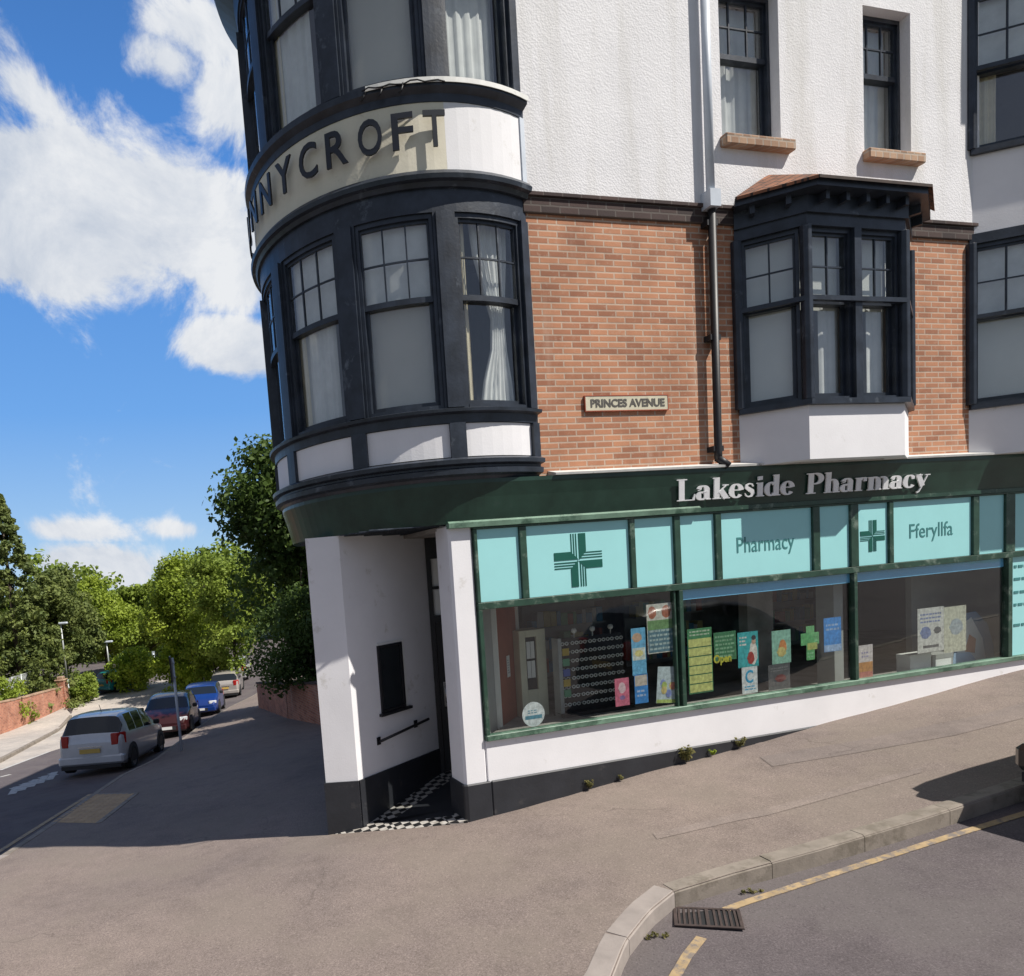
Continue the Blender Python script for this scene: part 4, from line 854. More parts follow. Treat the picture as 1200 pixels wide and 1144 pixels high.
# ------------------------------------------------------------------ GROUND
def drape(name, poly, off, mat, step=.6, kind='structure', zfun=None):
    bm = bmesh.new(); vs = [bm.verts.new((p[0], p[1], 0)) for p in poly]; f = bm.faces.new(vs)
    bmesh.ops.triangulate(bm, faces=[f])
    xs = [p[0] for p in poly]; ys = [p[1] for p in poly]
    for ax, lo, hi in ((0, min(xs), max(xs)), (1, min(ys), max(ys))):
        k = math.floor(lo/step)*step+step
        while k < hi:
            c = [0, 0, 0]; nrm = [0, 0, 0]; c[ax] = k; nrm[ax] = 1
            bmesh.ops.bisect_plane(bm, geom=bm.verts[:]+bm.edges[:]+bm.faces[:], plane_co=c, plane_no=nrm); k += step
    for v in bm.verts: v.co.z = T(v.co.x, v.co.y)+(off(v.co.x, v.co.y) if callable(off) else off)
    bmesh.ops.recalc_face_normals(bm, faces=bm.faces)
    for f in bm.faces:
        if f.normal.z < 0: f.normal_flip()
        f.smooth = True
    me = bpy.data.meshes.new(name); bm.to_mesh(me); bm.free(); me.materials.append(M[mat] if isinstance(mat, str) else mat)
    o = bpy.data.objects.new(name, me); COL.objects.link(o)
    if kind: o['kind'] = kind
    return o
ax = sorted(set([round(x, 2) for x in list(np.arange(-60, 40, 1.5))+[-700, -400, -250, -150, -100, -80, 50, 70, 100, 160, 300, 700]])); ay = sorted(set([round(x, 2) for x in list(np.arange(-20, 80, 1.5))+[-300, -150, -80, -40, 95, 120, 160, 250, 400, 900]]))
mb = MB(); mb.add([(x, y, T(x, y)-.28) for y in ay for x in ax], [[j*len(ax)+i, j*len(ax)+i+1, (j+1)*len(ax)+i+1, (j+1)*len(ax)+i] for j in range(len(ay)-1) for i in range(len(ax)-1)], smooth=True)
mb.build('ground', 'grass', None, fixn=False)['kind'] = 'structure'
def xy(p): return (p.x, p.y)
KL = [xy(G(*q)) for q in ((298, 814), (270, 828), (240, 846), (210, 868), (180, 890), (140, 909), (110, 929), (57, 966), (0, 1003))]   # left kerb, far to near
KR = [(1.52, 4.15)]+[xy(G(*q)) for q in ((733, 1105), (762, 1068), (790, 1045), (860, 1024), (960, 996), (1075, 962), (1190, 925))]
e_ = Vector((KR[-1][0]-KR[-3][0], KR[-1][1]-KR[-3][1])).normalized(); KR += [(KR[-1][0]+e_.x*k, KR[-1][1]+e_.y*k) for k in (2, 4, 8)]
x0, y0 = KL[-1]
KC = [(x0-.25, y0-1.6), (x0+.3, y0-3.6), (x0+1.5, y0-5.2), (-1.4, 3.1), (.4, 3.3)]
kerb_line = KL+KC+KR
far = KL[0]; dn = Vector((KL[0][0]-KL[1][0], KL[0][1]-KL[1][1])).normalized()
kerb_far = [(far[0]+dn.x*k+.02*k*k, far[1]+dn.y*k) for k in (20, 10, 4)]
kerb_all = kerb_far+kerb_line
road_poly = [(-46, -14), (26, -14), (26, 9), (14, 9), (0, 9), (0, 48), (6, 75), (-46, 75)]
drape('road', road_poly, -.135, 'road', 1.)
pv = kerb_all+[l2w(14, 1.)[:2], l2w(.5, 1.2)[:2], (.2, 9.), (.2, 20), (-1, 26), (far[0]+3.5, far[1]), (kerb_far[0][0]+3, kerb_far[0][1])]
drape('pavement', pv, 0., 'pave', .7)
def offset_path(P_, d):
    out = []
    for i in range(len(P_)):
        a = P_[max(0, i-1)]; b = P_[min(len(P_)-1, i+1)]; dx, dy = b[0]-a[0], b[1]-a[1]; L = math.hypot(dx, dy); out.append((P_[i][0]-dy/L*d, P_[i][1]+dx/L*d))
    return out
def resample(P_, step):
    out = [P_[0]]
    for a, b in zip(P_[:-1], P_[1:]):
        L = math.hypot(b[0]-a[0], b[1]-a[1]); n = max(1, int(L/step))
        for i in range(1, n+1): out.append((a[0]+(b[0]-a[0])*i/n, a[1]+(b[1]-a[1])*i/n))
    return out
def strip(name, P_, d0, d1, off0, off1, mat, step=.3, kind='structure', joints=None):
    Q = resample(P_, step); a = offset_path(Q, d0); b = offset_path(Q, d1); n = len(Q); mb = MB()
    vs = []
    for p in a: vs.append((p[0], p[1], T(*p)+off1))
    for p in b: vs.append((p[0], p[1], T(*p)+off1))
    for p in a: vs.append((p[0], p[1], T(*p)+off0))
    for p in b: vs.append((p[0], p[1], T(*p)+off0))
    fs = []
    for i in range(n-1):
        fs += [[i, i+1, n+i+1, n+i], [i, i+1, 2*n+i+1, 2*n+i], [n+i, n+i+1, 3*n+i+1, 3*n+i]]
    fs += [[0, n, 3*n, 2*n], [n-1, 2*n-1, 4*n-1, 3*n-1]]
    mb.add(vs, fs); o = mb.build(name, mat, None)
    if kind: o['kind'] = kind
    return o
def seglen(P_): return sum(math.hypot(b[0]-a[0], b[1]-a[1]) for a, b in zip(P_[:-1], P_[1:]))
# kerbs: individual stones along the near kerb (right), continuous elsewhere
def kerb_stones(P_, L, mat, name='kerb', w=.13, gap=.012):
    Q = resample(P_, .05); k = max(1, int(L/.05)); i = 0
    mb = MB()
    while i < len(Q)-2:
        j = min(len(Q)-1, i+k); seg = Q[i:j+1]
        if j-i < 2: break
        # trim ends for the joint
        def lerp(p, q, d): l = math.hypot(q[0]-p[0], q[1]-p[1]); return (p[0]+(q[0]-p[0])*d/l, p[1]+(q[1]-p[1])*d/l)
        seg = [lerp(seg[0], seg[1], gap/2)]+seg[1:-1]+[lerp(seg[-1], seg[-2], gap/2)]; seg = seg[::3]+([seg[-1]] if (len(seg)-1) % 3 else [])
        a = offset_path(seg, -.004); b = offset_path(seg, w); a2 = offset_path(seg, .014); n = len(seg); jz = random.uniform(-.004, .004)
        vs = [(p[0], p[1], T(*p)-.2) for p in a]+[(p[0], p[1], T(*p)+jz-.012) for p in a]+[(p[0], p[1], T(*p)+.008+jz) for p in a2]+[(p[0], p[1], T(*p)+.008+jz) for p in b]+[(p[0], p[1], T(*p)-.2) for p in b]
        fs = []
        for r in range(4):
            for q in range(n-1): fs.append([r*n+q, r*n+q+1, (r+1)*n+q+1, (r+1)*n+q])
        fs += [[r*n for r in range(5)], [r*n+n-1 for r in range(5)]]
        mb.add(vs, fs); i = j
    o = mb.build(name, mat, None); o['kind'] = 'structure'; return o
kerb_stones(KR[3:], .92, 'kerb', gap=.006); kerb_stones(KL[-1:]+KC+KR[:4], .9, 'kerb_pink', w=.16, gap=.006)
kerb_stones(kerb_far+KL, .9, 'kerb', w=.13)
# markings
RO = -.135
yl = [xy(G(*q, -.135)) for q in ((789, 1150), (805, 1122), (822, 1100))]; yl2 = [xy(G(*q, -.135)) for q in ((850, 1068), (875, 1059), (920, 1044), (1000, 1018), (1105, 984), (1200, 955))]
yl = [(yl[0][0]-.6, yl[0][1]-.9)]+yl
strip('yellow_line', yl, -.035, .035, RO+.004, RO+.008, 'yellow'); e2 = Vector((yl2[-1][0]-yl2[-2][0], yl2[-1][1]-yl2[-2][1])).normalized(); strip('yellow_line', yl2+[(yl2[-1][0]+e2.x*4, yl2[-1][1]+e2.y*4)], -.032, .032, RO+.004, RO+.008, 'yellow')
yl3 = [xy(G(*q, -.135)) for q in ((106, 931), (60, 960), (0, 998), (-60, 1036))]
strip('yellow_line', yl3, -.05, .05, RO+.004, RO+.008, 'yellow')
for pts, w in (([(0, 903), (58, 881)], .06), ([(0, 911), (12, 908)], .06), ([(0, 884), (48, 866), (90, 850)], .06), ([(60, 846), (160, 829)], .05)):
    strip('white_line', [xy(G(*q, -.135)) for q in pts], -w, w, RO+.004, RO+.008, 'whiteline')
mk = []
for k in range(5):
    a = G(14+11*k, 931-4.2*k, -.135); b = G(20+11*k, 922-4.2*k, -.135); strip('road_marking', [xy(a), xy(b)], -.09, .09, RO+.004, RO+.008, 'whiteline')
    strip('road_marking', [xy(G(14+11*k, 924-4.2*k, -.135)), xy(G(22+11*k, 926-4.2*k, -.135))], -.07, .07, RO+.010, RO+.013, 'whiteline')
# tactile paving
tq = [G(60, 964), G(112, 931), G(160, 930), G(132, 948)]
tq = [Vector((p.x, p.y, 0)) for p in tq]; tq[3] = tq[0]+(tq[2]-tq[1])
tp = drape('tactile_paving', [xy(p) for p in tq], .004, 'tactile', .5)
mb = MB()
for i in range(14):
    for j in range(7):
        p = tq[0].lerp(tq[1], (i+.5)/14).lerp(tq[3].lerp(tq[2], (i+.5)/14), (j+.5)/7); z = T(p.x, p.y)+.004; r = .05
        mb.add([(p.x+r*math.cos(t*math.pi/4), p.y+r*math.sin(t*math.pi/4), z) for t in range(8)]+[(p.x+r*.6*math.cos(t*math.pi/4), p.y+r*.6*math.sin(t*math.pi/4), z+.008) for t in range(8)], [[t, (t+1) % 8, 8+(t+1) % 8, 8+t] for t in range(8)]+[[8+t for t in range(8)]])
mb.build('tactile_studs', 'tactile', None)['kind'] = 'structure'
strip('tactile_edge', [xy(tq[1]), xy(tq[2])], -.04, .04, .0, .008, 'kerb'); strip('tactile_edge', [xy(tq[2]), xy(tq[3])], -.05, .05, .0, .0085, 'kerb')
# a trench patch in the pavement
pt = [xy(G(*q)) for q in ((890, 888), (1010, 868), (1150, 838), (1200, 824), (1200, 842), (1120, 862), (1000, 884), (905, 899))]
drape('pavement_patch', pt, .004, asphalt('dark asphalt patch', (.215, .18, .165), .3), .5)
pt = [xy(G(*q)) for q in ((765, 978), (860, 955), (900, 948), (1080, 900), (1080, 906), (900, 956), (862, 963), (770, 984))]
drape('pavement_patch', pt, .004, asphalt('asphalt seam patch', (.24, .20, .18), .3), .5)
# opposite side of the street
OK0, OK1, OK2 = xy(G(-40, 905)), xy(G(0, 890)), xy(G(84, 838)); OB0, OB1 = xy(G(-40, 872)), xy(G(76, 829))
drape('pavement', [OK0, OK1, OK2, OB1, OB0], .0, 'asphalt_sunlit', 1.5)
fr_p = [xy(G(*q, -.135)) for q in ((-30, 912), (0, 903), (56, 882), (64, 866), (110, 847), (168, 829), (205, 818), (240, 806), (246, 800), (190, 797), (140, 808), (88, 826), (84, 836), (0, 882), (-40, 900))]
drape('sunlit_road_sheet', fr_p, -.131, 'asphalt_sunlit', 1.)  # sunlight on the road painted as a paler sheet up to the shadow edge
kerb_stones([OK0, OK1, OK2], .9, 'kerb')
# drain grate
g0 = G(796, 1062, -.135); g1 = G(866, 1066, -.135); g2 = G(800, 1088, -.135)
gx = Vector((g1.x-g0.x, g1.y-g0.y, 0)); gw = .46; gx.normalize(); gang = math.atan2(gx.y, gx.x); gc = G(829, 1077, -.135)
dg_ = tag(empty('drain_grate', (gc.x, gc.y, T(gc.x, gc.y)-.131), gang), 'rusty iron road drain grate in the gutter at the kerb corner', 'drain'); dg_.rotation_euler = (0, -.08, gang)
rust = paint('rusty iron', (.06, .042, .038), .8, .3, 12, dirt=((.05, .035, .03), 8, .5))
mb = MB(); 
for a in ((-.23, .23, -.15, -.125), (-.23, .23, .125, .15), (-.23, -.205, -.125, .125), (.205, .23, -.125, .125), (-.012, .012, -.125, .125)): mb.box(*a, .0, .012)
mb.build('frame', rust, dg_, bevel=.002)
mb = MB()
for i in range(12):
    x = -.19+i*.0345
    if abs(x) > .02: mb.box(x-.008, x+.008, -.124, .124, .0, .009)
mb.build('bars', rust, dg_)
mb = MB(); mb.box(-.205, .205, -.125, .125, -.0, .002); mb.build('sump', 'trim', dg_)
# ------------------------------------------------------------------ FOLIAGE
def leafmesh(name, centers, n_per, rad, leaf, mat, parent, seed=0, up=0.):
    r = np.random.default_rng(seed); C_ = np.repeat(np.array(centers), n_per, axis=0); N = len(C_)
    rr = np.repeat(np.array(rad) if hasattr(rad, '__len__') else np.full(len(centers), rad), n_per)
    d = r.normal(size=(N, 3)); d /= np.linalg.norm(d, axis=1)[:, None]; C_ = C_+d*(rr*r.random(N)**.45)[:, None]*np.array([1, 1, .8])
    nrm = d*.7+r.normal(size=(N, 3))*.6+np.array([0, 0, .35]); nrm /= np.linalg.norm(nrm, axis=1)[:, None]
    a = np.cross(nrm, r.normal(size=(N, 3))); a /= np.linalg.norm(a, axis=1)[:, None]; b = np.cross(nrm, a); s = (leaf*(.6+.8*r.random(N)))[:, None]
    V = np.empty((N, 4, 3)); V[:, 0] = C_-a*s*.5; V[:, 1] = C_-b*s*.32+nrm*s*.06; V[:, 2] = C_+a*s*.5; V[:, 3] = C_+b*s*.32+nrm*s*.06
    me = bpy.data.meshes.new(name); me.vertices.add(N*4); me.vertices.foreach_set('co', V.reshape(-1)); me.loops.add(N*4); me.loops.foreach_set('vertex_index', np.arange(N*4)); me.polygons.add(N); me.polygons.foreach_set('loop_start', np.arange(0, N*4, 4)); me.polygons.foreach_set('loop_total', np.full(N, 4)); me.update(); me.validate()
    me.materials.append(M[mat]); o = bpy.data.objects.new(name, me); COL.objects.link(o)
    if parent: o.parent = parent
    return o
def tree(px, topy, width_px, Y, label, mat, name='tree', cat='tree', leaf=.3, n=110, per=90, base_frac=.12, seed=1, dense=1., group=None, zoff=0., fill=.82):
    pt_ = atdepth(px, topy, Y); x = pt_.x; zb = T(x, Y)-.3+zoff; h = pt_.z-zb; w = width_px*Y/F/2
    root = tag(empty(name, (x, Y, zb)), label, cat, group); r = np.random.default_rng(seed); cs = []; rad = []
    # lobes
    lobes = [(r.uniform(-.55, .55)*w, r.uniform(-.55, .55)*w, h*(base_frac+(1-base_frac)*r.uniform(.22, .86)), r.uniform(.38, .62)*w) for _ in range(9)]+[(0, 0, h*.86-.0*w, .4*w), (0, 0, h*.5, .75*w)]
    for k in range(n):
        lx, ly, lz, lr = lobes[r.integers(len(lobes))]; d = r.normal(size=3); d /= np.linalg.norm(d); q = lr*r.uniform(fill-.1, 1.)
        p = [lx+d[0]*q, ly+d[1]*q, lz+d[2]*min(q, h*.25)]
        p[2] = min(max(p[2], h*base_frac), h*.97); 
        tz = p[2]/h; lim = w*(1. if tz < .6 else math.sqrt(max(.05, 1-((tz-.6)/.42)**2))); rr_ = math.hypot(p[0], p[1])
        if rr_ > lim: p[0] *= lim/rr_; p[1] *= lim/rr_
        cs.append(p); rad.append(r.uniform(.14, .26)*w+.12)
    leafmesh('crown', cs, per, rad, leaf, mat, root, seed)
    mb = MB(); tr = max(.1, h*.022)
    mb.tube([(0, 0, 0), (.05*w, .03*w, h*.3), (-.03*w, 0, h*.6), (0, 0, h*.85)], tr, 8, r1=tr*.25)
    for k in range(7):
        a = k*2.4; z = h*(.25+.07*k); mb.tube([(0, 0, z), (math.cos(a)*w*.35, math.sin(a)*w*.35, z+h*.1), (math.cos(a)*w*.62, math.sin(a)*w*.62, z+h*.16)], tr*.4, 6, r1=tr*.1)
    mb.build('trunk', 'bark', root); return root
def conifer(px, topy, width_px, Y, label, seed=1, n=420, per=70, leaf=.22):
    pt_ = atdepth(px, topy, Y); x = pt_.x; zb = T(x, Y)-.3; h = pt_.z-zb; w = width_px*Y/F/2; root = tag(empty('conifer_tree', (x, Y, zb)), label, 'tree'); r = np.random.default_rng(seed)
    cs = []; rad = []
    for k in range(n):
        t = r.random()**1.3; a = r.random()*6.283; tier = .85+.15*math.sin(t*60); rr_ = w*(1-t)**.8*tier*r.uniform(.55, 1.); cs.append((math.cos(a)*rr_, math.sin(a)*rr_, h*(.05+.94*t)-rr_*.12)); rad.append(.22+.34*(1-t))
    leafmesh('crown', cs, per, rad, leaf, 'leaf_conifer', root, seed); mb = MB(); mb.tube([(0, 0, 0), (0, 0, h*.95)], h*.02, 8, r1=.03); mb.build('trunk', 'bark', root); return root
conifer(-2, 578, 150, 44, 'tall dark conifer at the left edge behind the brick wall', 3, n=520)
tree(62, 665, 95, 48, 'olive green bushy tree just right of the tall conifer', 'leaf_conifer', seed=5, leaf=.22, n=190, per=150)
tree(112, 678, 100, 58, 'yellowish broad tree behind the taller lamp post', 'leaf_olive', seed=8, leaf=.25, n=190, per=140)
tree(165, 690, 90, 62, 'mid green tree in the far middle of the row', 'leaf_mid', seed=9, leaf=.38, n=130)
tree(212, 648, 110, 47, 'light green tree rising left of the big dark tree', 'leaf_olive', seed=12, leaf=.21, n=190, per=150)
tree(262, 650, 110, 42, 'dark green tree half hidden behind the big dark tree', 'leaf_mid', seed=14, leaf=.20, n=190, per=150)
tree(338, 524, 205, 24.5, 'biggest tree, dark and leafy, hard beside the corner building', 'leaf_dark', seed=21, leaf=.19, n=330, per=120, base_frac=.1)
tree(356, 690, 150, 20.5, 'low dark shrub overhanging the shaded garden wall', 'leaf_dark', name='shrub', cat='shrub', seed=23, leaf=.13, n=150, per=110, base_frac=.18)
tree(150, 762, 64, 50, 'lime green bush left of the small pale post', 'leaf_lime', name='bush', cat='bush', seed=31, leaf=.24, n=80, per=80, base_frac=.03)
tree(208, 748, 82, 47, 'bigger lime green bush right of the small pale post', 'leaf_lime', name='bush', cat='bush', seed=32, leaf=.24, n=90, per=80, base_frac=.03)
tree(248, 744, 50, 44, 'yellow tipped bush behind the farthest parked cars', 'leaf_olive', name='bush', cat='bush', seed=33, leaf=.22, n=80, per=70, base_frac=.03)
tree(96, 792, 44, 46, 'low green bush at the foot of the taller lamp post', 'leaf_mid', name='bush', cat='bush', seed=34, leaf=.2, n=60, per=60, base_frac=.03)
tree(8, 796, 60, 38, 'pale dry shrub behind the brick garden wall', 'leaf_olive', name='bush', cat='bush', seed=36, leaf=.16, n=60, per=70, base_frac=.03)
# far wood
cs = []; rad = []; r = np.random.default_rng(77)
for k in range(1500):
    x = r.uniform(-62, 42); y = 72+r.uniform(0, 10); z = T(x, y)+r.random()**.8*(9.0+2.0*math.sin(x*.35)+1.2*math.sin(x*.9)); cs.append((x, y, z)); rad.append(r.uniform(.8, 1.5))
tag(leafmesh('far_wood', cs, 45, rad, .6, 'leaf_mid', None, 5), 'mixed woodland closing the view behind the street', 'wood', kind='stuff')
# weeds
def weed(px, py, sz_, label, seed, mat='leaf_weed'):
    s, z = fac(px, py, .03); p = l2w(s, -.05, 0); z = T(p.x, p.y); root = tag(empty('weed', (p.x, p.y, z)), label, 'weed', 'weeds along the foot of the shop wall'); r = np.random.default_rng(seed); mb = MB()
    tips = []
    for k in range(8):
        a = r.uniform(0, 6.28); hh = sz_*r.uniform(.5, 1.); t = (math.cos(a)*hh*.45, math.sin(a)*hh*.3-.01, hh); mb.tube([(0, 0, 0), (t[0]*.4, t[1]*.4, hh*.6), t], .003, 4); tips.append(t); tips.append((t[0]*.6, t[1]*.6, hh*.6))
    mb.build('stems', 'leaf_weed', root); leafmesh('leaves', tips, 14, sz_*.22, sz_*.2, mat, root, seed)
weed(690, 918, .10, 'small green weed at the left end of the black plinth', 1); weed(727, 912, .07, 'low grassy tuft second along the plinth', 2); weed(803, 893, .19, 'tallest bushy weed below the middle shop window', 3); weed(833, 888, .08, 'yellow tuft right of the tallest weed', 4, 'leaf_lime'); weed(866, 878, .12, 'leafy weed near the right end of the plinth', 5)
def gweed(px, py, label, seed):
    p = G(px, py, -.1); root = tag(empty('weed', (p.x, p.y, T(p.x, p.y)-.134)), label, 'weed', 'weeds growing in the gutter'); r = np.random.default_rng(seed)
    leafmesh('leaves', [(r.uniform(-.08, .08), r.uniform(-.02, .02), r.uniform(.0, .025)) for _ in range(8)], 14, .018, .02, 'leaf_weed', root, seed)
gweed(803, 1050, 'straw weeds in the gutter beside the drain grate', 1); gweed(905, 1017, 'tiny weed in a kerb joint right of the drain', 2); gweed(880, 1042, 'moss tuft in the gutter by the yellow line', 3); gweed(770, 1095, 'dry grass along the dropped kerb', 4)
# ------------------------------------------------------------------ CARS
def car(name, loc, heading, paintc, label, L=3.85, W=1.76, Hh=1.52, kind='hatch', detail=True, tilt=0., plate_back='plate_y', cat='car'):
    """local +x is forward, rear at x=0"""
    root = tag(empty(name, loc, heading), label, cat, None); root.rotation_euler = (0, tilt, heading)
    cp = carpaint('paint '+label[:16], paintc, .35 if sum(paintc) > .9 else .15)
    hd = .62*Hh
    # stations: x, half width, bottom z, belt z, roof z
    if kind == 'hatch': S_ = [(0., .80, .32, .80, .80), (.03, .86, .28, .92, .93), (.10, .90, .24, .97, 1.03), (.36, .95, .2, 1.0, Hh-.09), (.60, .97, .2, 1.0, Hh-.02), (1.1, 1., .2, .99, Hh), (1.15, 1., .2, .99, Hh), (1.8, 1., .2, .97, Hh+.0), (1.86, 1., .2, .97, Hh), (2.35, 1., .2, .95, Hh-.06), (2.62, 1., .2, .94, Hh-.17), (3.1, .98, .2, .93, .99), (3.18, .98, .2, .92, .94), (L-.3, .92, .22, .80, .83), (L-.06, .84, .26, .62, .64), (L, .76, .32, .50, .50)]
    W2 = W/2; rows = []
    for (x, w_, zb, zt, zr) in S_:
        g = max(0., zr-zt); w = w_*W2; k = min(1, g/.3)
        rows.append([(x, w*.93, zb), (x, w, zb+.12), (x, w*1.0, (zb+zt)/2+.03), (x, w*.985, zt-.05), (x, w*.955, zt), (x, w*(.95-.07*k), zt+g*.45), (x, w*(.93-.15*k), zt+g*.88), (x, w*(.84-.16*k), zt+g*.985), (x, w*.4, zr+.01), (x, 0, zr+.015)])
    m = len(rows[0]); full = []
    for r_ in rows: full.append([(p[0], -p[1], p[2]) for p in r_]+[(p[0], p[1], p[2]) for p in r_[-2::-1]])
    m2 = len(full[0]); body = MB(); glass = MB(); fb = []; fg = []
    nS = len(full); allv = [p for r_ in full for p in r_]
    def isglass(i, j):
        jj = j if j < m-1 else m2-2-j
        if kind == 'hatch':
            if jj in (4, 5) and i in (4, 6, 8, 9): return True
            if i == 2 and jj in (5, 6, 7, 8): return True
            if i in (10,) and jj in (6, 7, 8): return True
        return False
    for i in range(nS-1):
        for j in range(m2-1):
            f = [i*m2+j, i*m2+j+1, (i+1)*m2+j+1, (i+1)*m2+j]; (fg if isglass(i, j) else fb).append(f)
    caps = [list(range(m2))[::-1], [(nS-1)*m2+j for j in range(m2)]]
    # underside
    for i in range(nS-1): fb.append([i*m2, (i+1)*m2, (i+1)*m2+m2-1, i*m2+m2-1])
    body.add(allv, fb, 0, True); body.add(allv, caps, 0, False); None
    body.build('body', cp, root, fixn=True); 
    left = [set(f) for f in fg]; comp = []
    while left:
        cur = [left.pop()]; acc = set(cur[0]); grew = True
        while grew:
            grew = False
            for g_ in list(left):
                if acc & g_: acc |= g_; cur.append(g_); left.remove(g_); grew = True
        comp.append(acc)
    for acc in comp:
        ids = sorted(acc); mp_ = {v: k for k, v in enumerate(ids)}; gm = MB(); gm.add([allv[v] for v in ids], [[mp_[v] for v in f] for f in fg if f[0] in acc], 0, True); gm.build('car_window', 'car_glass', root)
    mb = MB(); mb.box(-.03, .28, -W2*.93, W2*.93, .26, .50); mb.build('rear_bumper', cp, root, bevel=.05)
    mb = MB(); mb.box(-.02, .3, -W2*.85, W2*.85, .17, .255); mb.build('valance', 'trim', root)
    mb = MB(); mb.box(L-.25, L+.02, -W2*.85, W2*.85, .22, .46); mb.build('front_bumper', cp, root, bevel=.05)
    mb = MB(); mb.box(L+.021, L+.03, -W2*.45, W2*.45, .28, .40); mb.build('grille', 'trim', root)
    for s_ in (-1, 1):
        mb = MB(); mb.prism([(-.005, s_*W2*.98*.82), (-.012, s_*W2*.60), (.2, s_*W2*.62), (.3, s_*W2*.955)], .72, 1.02); mb.build('taillight', 'taillight', root, bevel=.02)
        mb = MB(); mb.prism([(L-.04, s_*W2*.5), (L+.005, s_*W2*.55), (L-.1, s_*W2*.86), (L-.42, s_*W2*.93), (L-.42, s_*W2*.6)], .56, .70); mb.build('headlight', 'headlight', root, bevel=.02)
        mb = MB(); mb.box(2.62, 2.76, s_*W2*1.0 if s_ > 0 else -W2*1.0-.16, s_*W2+.16 if s_ > 0 else -W2, .94, 1.08); mb.build('wing_mirror', 'trim', root, bevel=.03)
        for wx in (.68, L-.75):
            y = s_*(W2-.10); mb = MB(); ang = [2*math.pi*k/20 for k in range(20)]; R1 = .31
            prof_ = [(-.10, R1*.7), (-.10, R1*.96), (-.08, R1), (.08, R1), (.105, R1*.96), (.108, R1*.7)]
            vs = [(wx+r_*math.cos(a), y+s_*d_, .31+r_*math.sin(a)) for a in ang for d_, r_ in prof_]; q = len(prof_)
            mb.add(vs, [[i*q+j, i*q+(j+1) % q, ((i+1) % 20)*q+(j+1) % q, ((i+1) % 20)*q+j] for i in range(20) for j in range(q)], smooth=True); wh = mb.build('wheel', 'tyre', root)
            mb = MB(); vs = [(wx, y+s_*.085, .31)]+[(wx+R1*.7*math.cos(a), y+s_*.10, .31+R1*.7*math.sin(a)) for a in ang]; mb.add(vs, [[0, 1+k, 1+(k+1) % 20] for k in range(20)]); mb.build('rim', 'rim', wh)
            mb = MB(); vs = [(wx+(R1+.06)*math.cos(a), s_*(W2*1.0-.015), .33+(R1+.06)*math.sin(a)) for a in ang if math.sin(a) > -.5]; vs = sorted(vs, key=lambda v: math.atan2(v[2]-.33, v[0]-wx))
            vs = [((v[0]), v[1]-s_*.03, v[2]) for v in vs]+[(v[0], v[1]+s_*.02, v[2]) for v in vs]; k = len(vs)//2; mb.add(vs, [[k+i for i in range(k)], list(range(k))]+[[i, i+1, k+i+1, k+i] for i in range(k-1)]); mb.build('wheel_arch', 'trim', root)
    mb = MB(); mb.box(-.045, -.031, -.26, .26, .52 if False else .56, .67); mb.build('number_plate', plate_back, root)
    mb = MB(); mb.box(-.02, .0, -.3, .3, .70, .73); mb.build('tailgate_trim', 'chrome', root)
    mb = MB(); mb.box(L+.03, L+.04, -.26, .26, .30, .40); mb.build('number_plate', 'plate_w', root)
    mb = MB(); mb.tube([(1.0, 0, Hh+.01), (.85, 0, Hh+.2)], .008, 5); mb.build('aerial', 'trim', root)
    return root
def kdir(i): return math.atan2(KL[i][1]-KL[i+1][1], KL[i][0]-KL[i+1][0])
def slope(p, h): e = .5; return -math.atan2(T(p.x+e*math.cos(h), p.y+e*math.sin(h))-T(p.x-e*math.cos(h), p.y-e*math.sin(h)), 2*e)
def place_car(pxc, pyc, heading, flip, paintc, label, **k):
    p = G(pxc, pyc, -.11); h = heading; L = k.get('L', 3.85)
    if flip: q = Vector((p.x+math.cos(h)*L, p.y+math.sin(h)*L, 0)); loc = (q.x, q.y, T(q.x, q.y)-.11); hh = h+math.pi
    else: loc = (p.x, p.y, T(p.x, p.y)-.11); hh = h
    return car('parked_car', loc, hh, paintc, label, tilt=slope(p, hh), **k)
for i_, q in enumerate(KL): print('KL', i_, round(q[0], 2), round(q[1], 2))
hd0 = math.atan2(KL[2][1]-KL[4][1], KL[2][0]-KL[4][0])
place_car(108, 909, R_(90), False, (.58, .60, .63), 'silver hatchback parked nearest, seen from behind with yellow plate', L=4.1, W=1.78)
place_car(194, 866, R_(96), True, (.04, .007, .008), 'dark red hatchback parked second behind the silver one', L=3.9)
place_car(234, 841, R_(95), True, (.006, .035, .19), 'bright blue small car parked third in the row', L=3.8, Hh=1.48)
place_car(264, 819, R_(94), False, (.50, .46, .42), 'beige silver car parked fourth beyond the blue one', L=3.9, Hh=1.48)
place_car(275, 800, R_(92), False, (.6, .6, .6), 'white car farthest up the row under the trees', L=4.)
place_car(120, 813, R_(60), False, (.02, .28, .30), 'teal car half hidden behind the low green bush', L=3.8)
bc = l2w(0, 0); blk = Vector((6.0, 5.06, 0)); car('parked_car', (blk.x, blk.y, T(blk.x, blk.y)-.05), TH, (.008, .008, .01), 'black car at the right picture edge by the near kerb', W=1.72)
